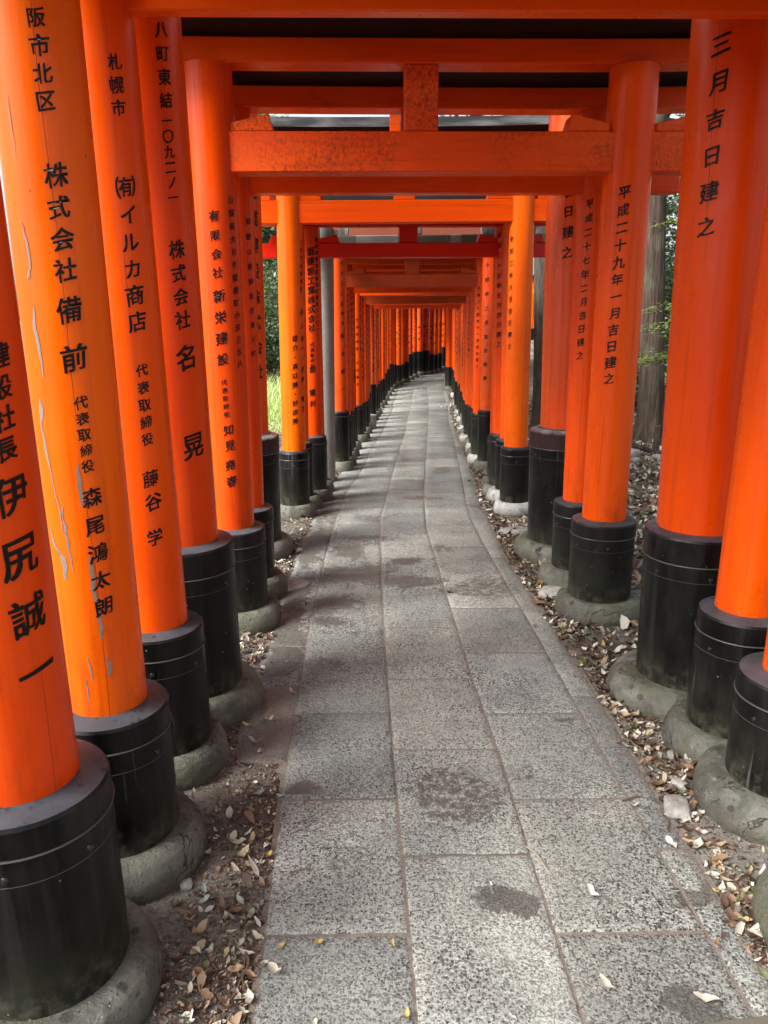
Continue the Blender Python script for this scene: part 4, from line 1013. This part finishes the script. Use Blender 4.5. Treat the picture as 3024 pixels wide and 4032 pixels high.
def lump(name, loc, sx, sy, sz, mat, seed, lab, cat, rough=.18, group=None, sub=3):
    bm = bmesh.new(); bmesh.ops.create_icosphere(bm, subdivisions=sub, radius=1)
    for w in bm.verts:
        p_ = w.co.copy(); d = 1 + rough * noise.noise(p_ * 1.4 + Vector((seed, 0, 0))) + rough * .5 * noise.noise(p_ * 3.7 + Vector((seed, 4, 0)))
        q = p_ * d
        # flattened facets
        m_ = max(abs(q.x), abs(q.y), abs(q.z)); q = q * (.7 + .3 / max(m_, .3))
        w.co = Vector((q.x * sx, q.y * sy, q.z * sz))
    me = bpy.data.meshes.new(name); bm.to_mesh(me); bm.free(); me.materials.append(mat); me.shade_smooth(); me.set_sharp_from_angle(angle=R(28))
    o = link(name, me, None, loc); o.rotation_euler.z = seed
    return tag(o, lab, cat, group)
lump('rubble_piece', (.895, 2.065, .012), .052, .04, .022, M['rubble'], 1.3, 'broken chunk of concrete between white leaves and the nearest right collar', 'stone', group='loose stones')
lump('rubble_piece', (.95, 2.19, .008), .03, .022, .015, M['rubble'], 2.1, 'small grey stone chip by the second right collar', 'stone', group='loose stones')
lump('rubble_piece', (.99, 2.36, .008), .022, .02, .013, M['rubble'], 4.4, 'pinkish stone chip tucked under the second right collar', 'stone', group='loose stones')
lump('rubble_piece', (-.545, 1.76, .006), .018, .02, .012, M['rubble'], 3.4, 'small dark stone by the second left collar', 'stone', group='loose stones')
lump('rubble_piece', (-.56, 4.1, .0), .07, .16, .02, M['rubble'], 5.4, 'flat grey stone on the dirt left of the path', 'stone', group='loose stones')
lump('rubble_piece', (.93, 5.15, .0), .13, .10, .03, M['rock'], 6.4, 'flat pale stone beneath the pale right collar', 'stone', group='loose stones')
lump('rubble_piece', (.955, 3.95, .0), .10, .12, .03, M['rubble'], 7.4, 'flat mossy stone before the fourth right collar', 'stone', group='loose stones')
for k, (x, y, s) in enumerate(((2.85, 8.72, .11), (3.02, 8.3, .10), (2.78, 8.35, .06), (3.35, 8.75, .06), (2.45, 10.6, .11))):
    lump('rock', (x, y, ground_z(x, y) + s * .25), s, s * .8, s * .6, M['rock'], 10 + k * 1.7, ('white rock at the foot of the cedar', 'larger white rock in front of the cut stake', 'small white rock on the leaf litter', 'white stone right of the cut stake', 'pale rock beyond the maroon capped gate')[k], 'rock', group='rocks on the forest floor')

# ------------------------------------------------------------------ trees and plants
def tube(pts, rad, n=10):
    mb = MB(); vs = []
    for i, p_ in enumerate(pts):
        a = (Vector(pts[min(i + 1, len(pts) - 1)]) - Vector(pts[max(i - 1, 0)])).normalized()
        s = a.cross(Vector((.31, .95, .05))).normalized(); u = s.cross(a)
        for k in range(n):
            b = 2 * math.pi * k / n; vs.append((Vector(p_) + (s * math.cos(b) + u * math.sin(b)) * rad[i])[:])
    return vs, [(i * n + k, i * n + (k + 1) % n, (i + 1) * n + (k + 1) % n, (i + 1) * n + k) for i in range(len(pts) - 1) for k in range(n)]

def leaf_cloud(name, centres, per, spread, size, cols, seed, flat=.6, aspect=.5):
    g = np.random.default_rng(seed)
    c = np.repeat(np.array(centres), per, 0); n = len(c)
    p_ = c + g.normal(0, 1, (n, 3)) * np.array([spread, spread, spread * flat])
    L = g.uniform(size[0], size[1], n)
    a = g.normal(0, 1, (n, 3)); a[:, 2] *= .5; a /= np.linalg.norm(a, axis=1, keepdims=True)
    b = np.cross(a, g.normal(0, 1, (n, 3)) * np.array([.6, .6, 1.0])); b /= np.linalg.norm(b, axis=1, keepdims=True)
    nn = np.cross(a, b)
    q = np.stack([p_ - a * L[:, None] * .5, p_ + b * L[:, None] * aspect * .5 + nn * L[:, None] * .1, p_ + a * L[:, None] * .5, p_ - b * L[:, None] * aspect * .5 + nn * L[:, None] * .1], 1).reshape(-1, 3)
    me = mesh_np(name, q, np.arange(n * 4).reshape(-1, 4), M['foliage'])
    clump = np.array(cols)[np.repeat(g.integers(0, len(cols), len(centres)), per)]
    leaf = np.array(cols)[g.integers(0, len(cols), n)]
    cc = (clump * .6 + leaf * .4) * g.uniform(.75, 1.25, (n, 1))
    me.attributes.new('leafcol', 'FLOAT_COLOR', 'POINT').data.foreach_set('color', np.concatenate([np.repeat(cc, 4, 0), np.ones((n * 4, 1))], 1).astype(np.float32).ravel())
    return me

DARK = [(.020, .042, .018), (.030, .060, .022), (.045, .085, .030), (.022, .050, .030), (.06, .10, .05)]
MIDG = [(.05, .10, .025), (.08, .15, .035), (.11, .19, .05), (.06, .12, .05)]
LITE = [(.22, .34, .05), (.28, .40, .07), (.18, .30, .05), (.34, .44, .10)]
def tree(name, lab, x, y, h, r, bark, cols, crown_z, crown_r, seed, nc=46, per=150, size=(.08, .17), group=None, lean=(0, 0), flare=1.5, spread=.33):
    rn = random.Random(seed); z0 = ground_z(x, y) - .05
    root = empty(name, (x, y, z0)); tag(root, lab, 'tree', group)
    mb = MB(); N = 14; nseg = 28
    pts = [(lean[0] * h * (i / N), lean[1] * h * (i / N), h * i / N) for i in range(N + 1)]
    prof = []
    for i, p_ in enumerate(pts):
        f = i / N; rr = r * (1 - .62 * f) * (1 + (flare - 1) * math.exp(-p_[2] / .28)); prof.append((rr, p_))
    zs = [0, .06, .14, .25, .4, .7, 1.1] + [h * f for f in (.2, .3, .42, .55, .7, .85, 1)]
    zs = sorted(set(zs)); vs = []
    for z in zs:
        f = z / h; rr = r * (1 - .62 * f)
        for k in range(nseg):
            a = 2 * math.pi * k / nseg
            fl = (flare - 1) * math.exp(-z / .22) * (1 + .55 * math.sin(5 * a + seed) + .3 * math.sin(3 * a + 1))
            q = rr * (1 + max(fl, -.1)) * (1 + .05 * noise.noise(Vector((math.cos(a) * 2.5, math.sin(a) * 2.5, z * .4 + seed))) + .035 * math.sin(11 * a + z * .4 + seed))
            vs.append((q * math.cos(a) + lean[0] * z, q * math.sin(a) + lean[1] * z, z))
    mb.add(vs, [(i * nseg + k, i * nseg + (k + 1) % nseg, (i + 1) * nseg + (k + 1) % nseg, (i + 1) * nseg + k) for i in range(len(zs) - 1) for k in range(nseg)])
    tr = link('trunk', mb.mesh('trunk', bark, sharp=60), root)
    cen = []; mb = MB()
    for i in range(nc):
        f = rn.random() ** .8; z = crown_z + (h * 1.04 - crown_z) * f
        a = rn.uniform(0, 6.28); R_ = crown_r * (1 - .75 * f) * rn.uniform(.45, 1.0)
        c = (lean[0] * z + R_ * math.cos(a), lean[1] * z + R_ * math.sin(a), z + rn.uniform(-.3, .3) - R_ * .12); cen.append(c)
        if i % 2 == 0:
            st = (lean[0] * z * .9, lean[1] * z * .9, max(z - R_ * .25, .3)); mid_ = tuple((p0 + p1) / 2 + rn.uniform(-.1, .1) for p0, p1 in zip(st, c))
            mb.add(*tube([st, mid_, c], [r * .22, r * .14, r * .04], 6))
    link('branches', mb.mesh('branches', bark), root)
    link('crown', leaf_cloud('crown', cen, per, spread * (.7 + crown_r * .25), size, cols, seed), root)
    return root
TG = 'trees right of the gates'; TL = 'trees left of the gates'
tree('cedar_tree', 'straight cedar with stringy grey brown bark and flared roots right of the gates', 3.52, 10.04, 13, .160, M['bark'], DARK, 5.2, 2.6, 3, nc=60, per=150, size=(.10, .2), group=TG, flare=1.9, lean=(-.062, 0))
tree('dark_tree', 'dark leaning trunk seen between the golden gate and the maroon capped gate', 2.43, 11.6, 7.5, .15, M['darkbark'], DARK + MIDG[:1], 4.2, 1.7, 5, nc=44, per=150, group=TG, lean=(-.045, .0))
tree('added_shade_tree', 'unseen broadleaf tree added behind the camera to shade the near path', -5.6, -2.9, 7.5, .2, M['darkbark'], MIDG, 4.6, 2.3, 71, nc=40, per=80, size=(.10, .2), group=TL, spread=.4)  # unseen tree, added so its sparse crown cuts the sun on the near slabs
for k, (x, y, h, seed) in enumerate(((6.4, 15.5, 8, 21), (8.5, 13.0, 9, 22), (8.6, 20.0, 9, 23), (10.5, 17.5, 10, 24), (10.6, 9.4, 8, 25), (12.2, 5.0, 9, 26), (12.5, 0.5, 10, 27), (14.5, 24, 11, 28), (11.2, 27.5, 10, 29))):
    tree('evergreen_tree', ('dark evergreen behind the cedar', 'broad dark evergreen to the right of the cedar', 'evergreen beyond the cedar close to the gates', 'tall evergreen in the back of the right wood', 'low evergreen right of the cut stake', 'evergreen beside the near right gates', 'evergreen right of the camera', 'tall evergreen beyond the far gates', 'evergreen beyond the bend')[k],
         x, y, h, .16, M['darkbark'], DARK + MIDG[k % 2:k % 2 + 1], .9, 2.5, seed, nc=62, per=150, size=(.10, .2), group=TG)
for k, (x, y, h, seed) in enumerate(((-4.4, 23.5, 7, 41), (-7.2, 22.5, 8, 42), (-7.5, 27.5, 9, 43), (-4.6, 28.5, 8, 44), (-15.2, 17.0, 6, 45), (-16.4, 9.0, 6, 46), (-15.5, 1.5, 6, 47), (-5.6, 33, 9, 48))):
    tree('conifer_tree', ('feathery conifer behind the sunlit grass', 'conifer left behind the sunlit grass', 'tall conifer deep in the left wood', 'conifer close to the far left row', 'tall conifer left of the grass', 'conifer beyond the thick left gate', 'conifer left of the camera', 'farthest conifer of the left wood')[k],
         x, y, h, .17, M['darkbark'], MIDG + [(.16, .25, .10), (.22, .32, .15), (.26, .36, .18)], .7, 2.3, seed, nc=62, per=160, size=(.09, .18), group=TL)
tree('dark_tree', 'dark trunk with a forking branch above the sunlit grass, left of the golden gate', -2.98, 18.2, 4.2, .10, M['darkbark'], DARK + MIDG, 2.7, 1.0, 61, nc=24, per=110, group=TL, lean=(.012, 0))

def bush(name, lab, x, y, w, h, cols, seed, nc=26, per=130, size=(.05, .11), group=None, cat='shrub'):
    rn = random.Random(seed); z0 = ground_z(x, y); root = empty(name, (x, y, z0)); tag(root, lab, cat, group)
    cen = []; mb = MB()
    for i in range(nc):
        a = rn.uniform(0, 6.28); f = rn.random() ** .5; z = h * rn.uniform(.12, 1.0); q = w * f * (1.05 - .5 * z / h)
        c = (q * math.cos(a), q * math.sin(a), z); cen.append(c)
        if i % 2 == 0: mb.add(*tube([(c[0] * .1, c[1] * .1, -.05), (c[0] * .5, c[1] * .5, z * .6), c], [.018, .012, .004], 5))
    link('stems', mb.mesh('stems', M['darkbark']), root)
    link('foliage', leaf_cloud('foliage', cen, per, .13 + w * .13, size, cols, seed), root)
BG = 'shrubs in the undergrowth'
for k, (x, y, w, h, cols, s_) in enumerate(((4.9, 11.6, 1.0, 2.9, DARK, 1), (5.6, 12.8, 1.2, 3.2, DARK, 2), (6.3, 11.2, 1.1, 2.4, DARK + MIDG[:2], 3), (4.4, 13.6, 1.0, 2.6, DARK, 4), (5.3, 8.3, .8, 1.6, DARK, 5), (-2.9, 19.4, .9, 1.4, DARK + MIDG, 6), (-4.4, 18.8, 1.1, 1.7, DARK + MIDG, 7), (-3.4, 20.2, 1.0, 2.2, DARK + MIDG, 8))):
    bush('shrub', ('glossy dark camellia shrub right behind the cedar trunk', 'tall dark shrub filling the gap right of the cedar', 'dark shrub at the right of the undergrowth', 'dark shrub left behind the cedar', 'low dark shrub right of the white rocks', 'low shrub at the back of the sunlit grass', 'wide shrub left at the back of the grass', 'taller shrub under the conifer branches')[k], x, y, w, h, cols, s_, nc=40, per=150, group=BG)

# young maple: layered sprays of star leaves in front of the cedar
def maple():
    x, y = 3.25, 8.95; z0 = ground_z(x, y); root = empty('maple_sapling', (x, y, z0)); tag(root, 'young maple with bright yellow green layered sprays before the cedar trunk', 'maple sapling')
    mb = MB(); mb.add(*tube([(.35, .3, -.05), (.30, .22, .7), (.22, .12, 1.4), (.12, .05, 2.1), (.1, .0, 2.7)], [.016, .014, .011, .007, .003], 7))
    g = random.Random(8); vs = []; fs = []; cols = []
    def star(c, s, yaw, tl):
        o = len(vs); n = 5
        for k in range(n * 2):
            a = yaw + math.pi * k / n; rr = s * (1 if k % 2 == 0 else .34) * (1 if k != 5 else .6)
            vs.append((c[0] + rr * math.cos(a), c[1] + rr * math.sin(a), c[2] + tl * rr * math.cos(a) - .25 * rr))
        vs.append(c); ctr = o + n * 2
        for k in range(n * 2): fs.append((ctr, o + k, o + (k + 1) % (n * 2)))
        q = LITE[g.randrange(4)]; cols.extend([q] * (n * 2 + 1))
    for zc, x0, x1, cnt in ((1.62, -.35, .10, 60), (1.42, -.38, .42, 130), (1.36, -.1, .45, 60), (1.06, -.42, .02, 110), (1.10, -.3, .15, 40), (2.55, -.2, .6, 120), (1.9, .3, .9, 70)):
        mb.add(*tube([(.22, .12, zc - .05), ((x0 + .2) / 2, .0, zc + .02), (x0, -.1, zc - .04)], [.006, .004, .002], 5))
        for _ in range(cnt):
            f = g.random(); c = (x0 + (x1 - x0) * f, g.gauss(0, .14), zc + g.gauss(0, .028) + .05 * math.sin(f * 3))
            star(c, g.uniform(.022, .040), g.uniform(0, 6.28), g.gauss(0, .4))
    link('stem', mb.mesh('stem', M['darkbark']), root)
    me = mesh_np('leaf_sprays', vs, fs, M['foliage'])
    me.attributes.new('leafcol', 'FLOAT_COLOR', 'POINT').data.foreach_set('color', np.concatenate([np.array(cols), np.ones((len(cols), 1))], 1).astype(np.float32).ravel())
    link('leaf_sprays', me, root)
maple()
# cut stake and fallen branch at the cedar's foot
mb = MB(); mb.lathe([(.045, -.1), (.040, .1), (.042, .30), (.040, .335), (.03, .345)], 16, (.06, 0), jitter=lambda a, z: 1 + .08 * math.sin(4 * a + z * 6))
tag(link('cut_stake', mb.mesh('cut_stake', M['bark']), None, (3.17, 8.86, ground_z(3.17, 8.86))), 'short sawn-off stake standing in front of the cedar', 'stake')
mb = MB(); mb.add(*tube([(-.25, .05, .16), (-.1, .02, .12), (.1, 0, .05), (.35, -.04, .03)], [.03, .035, .03, .015], 8))
tag(link('fallen_branch', mb.mesh('fallen_branch', M['darkbark']), None, (3.0, 8.78, ground_z(3.0, 8.78))), 'dark fallen branch across the white rocks', 'branch')

# sunlit grass beyond the left row
def grass():
    g = np.random.default_rng(5); n = 22000
    x = -1.15 - 6.5 * g.random(n) ** 1.2; y = 11.3 + 8.5 * g.random(n)
    keep = (x < -1.15 + (y - 11) * .05 - .05) ; x, y = x[keep], y[keep]; n = len(x)
    tall = np.clip((y - 11.5) / 4.5, .12, 1.0)
    h = g.uniform(.12, .34, n) * tall * 1.5; w = g.uniform(.006, .014, n); a = g.uniform(0, 6.28, n); ln = g.uniform(.1, .6, n) * h; b = g.uniform(0, 6.28, n)
    z = np.array([ground_z(p_, q) for p_, q in zip(x, y)])
    base = np.stack([x, y, z], 1); sd_ = np.stack([np.cos(a) * w, np.sin(a) * w, 0 * w], 1); le = np.stack([np.cos(b) * ln, np.sin(b) * ln, 0 * ln], 1)
    up_ = np.stack([0 * h, 0 * h, h], 1)
    q = np.stack([base - sd_, base + sd_, base + sd_ * .7 + le * .35 + up_ * .6, base - sd_ * .7 + le * .35 + up_ * .6, base + le + up_], 1).reshape(-1, 3)
    o = np.arange(n)[:, None] * 5
    f4 = (o + np.array([0, 1, 2, 3])); f3 = (o + np.array([3, 2, 4]))
    faces = [tuple(r) for r in f4.tolist()] + [tuple(r) for r in f3.tolist()]
    me = mesh_np('grass', q, faces, M['foliage'])
    c = np.array([(.44, .56, .16), (.54, .64, .26), (.62, .66, .36), (.32, .48, .12)])[g.integers(0, 4, n)] * g.uniform(.8, 1.2, (n, 1))
    me.attributes.new('leafcol', 'FLOAT_COLOR', 'POINT').data.foreach_set('color', np.concatenate([np.repeat(c, 5, 0), np.ones((n * 5, 1))], 1).astype(np.float32).ravel())
    tag(link('grass', me), kind='stuff')
grass()

# second passage of gates far off through the trees on the right
for k in range(6):
    x = 6.05 + k * .42; y = 33 + k * 1.4
    z = ground_z(x, y)
    gate('torii_gate', ('nearest of the distant orange gates glimpsed through the right wood', 'second distant orange gate through the right wood', 'third distant orange gate in the right wood', 'fourth distant orange gate in the right wood', 'fifth distant orange gate in the right wood', 'farthest distant orange gate in the right wood')[k],
         'distant gates in the right wood', P(x, y, .10, .13, z - gz(y) + .5, .18), P(x + 1.9, y - .9, .10, .13, z - gz(y) + .5, .18), (z + 2.0, z + 2.15), z + 2.5, 'gold', detail=0, wedge=False)
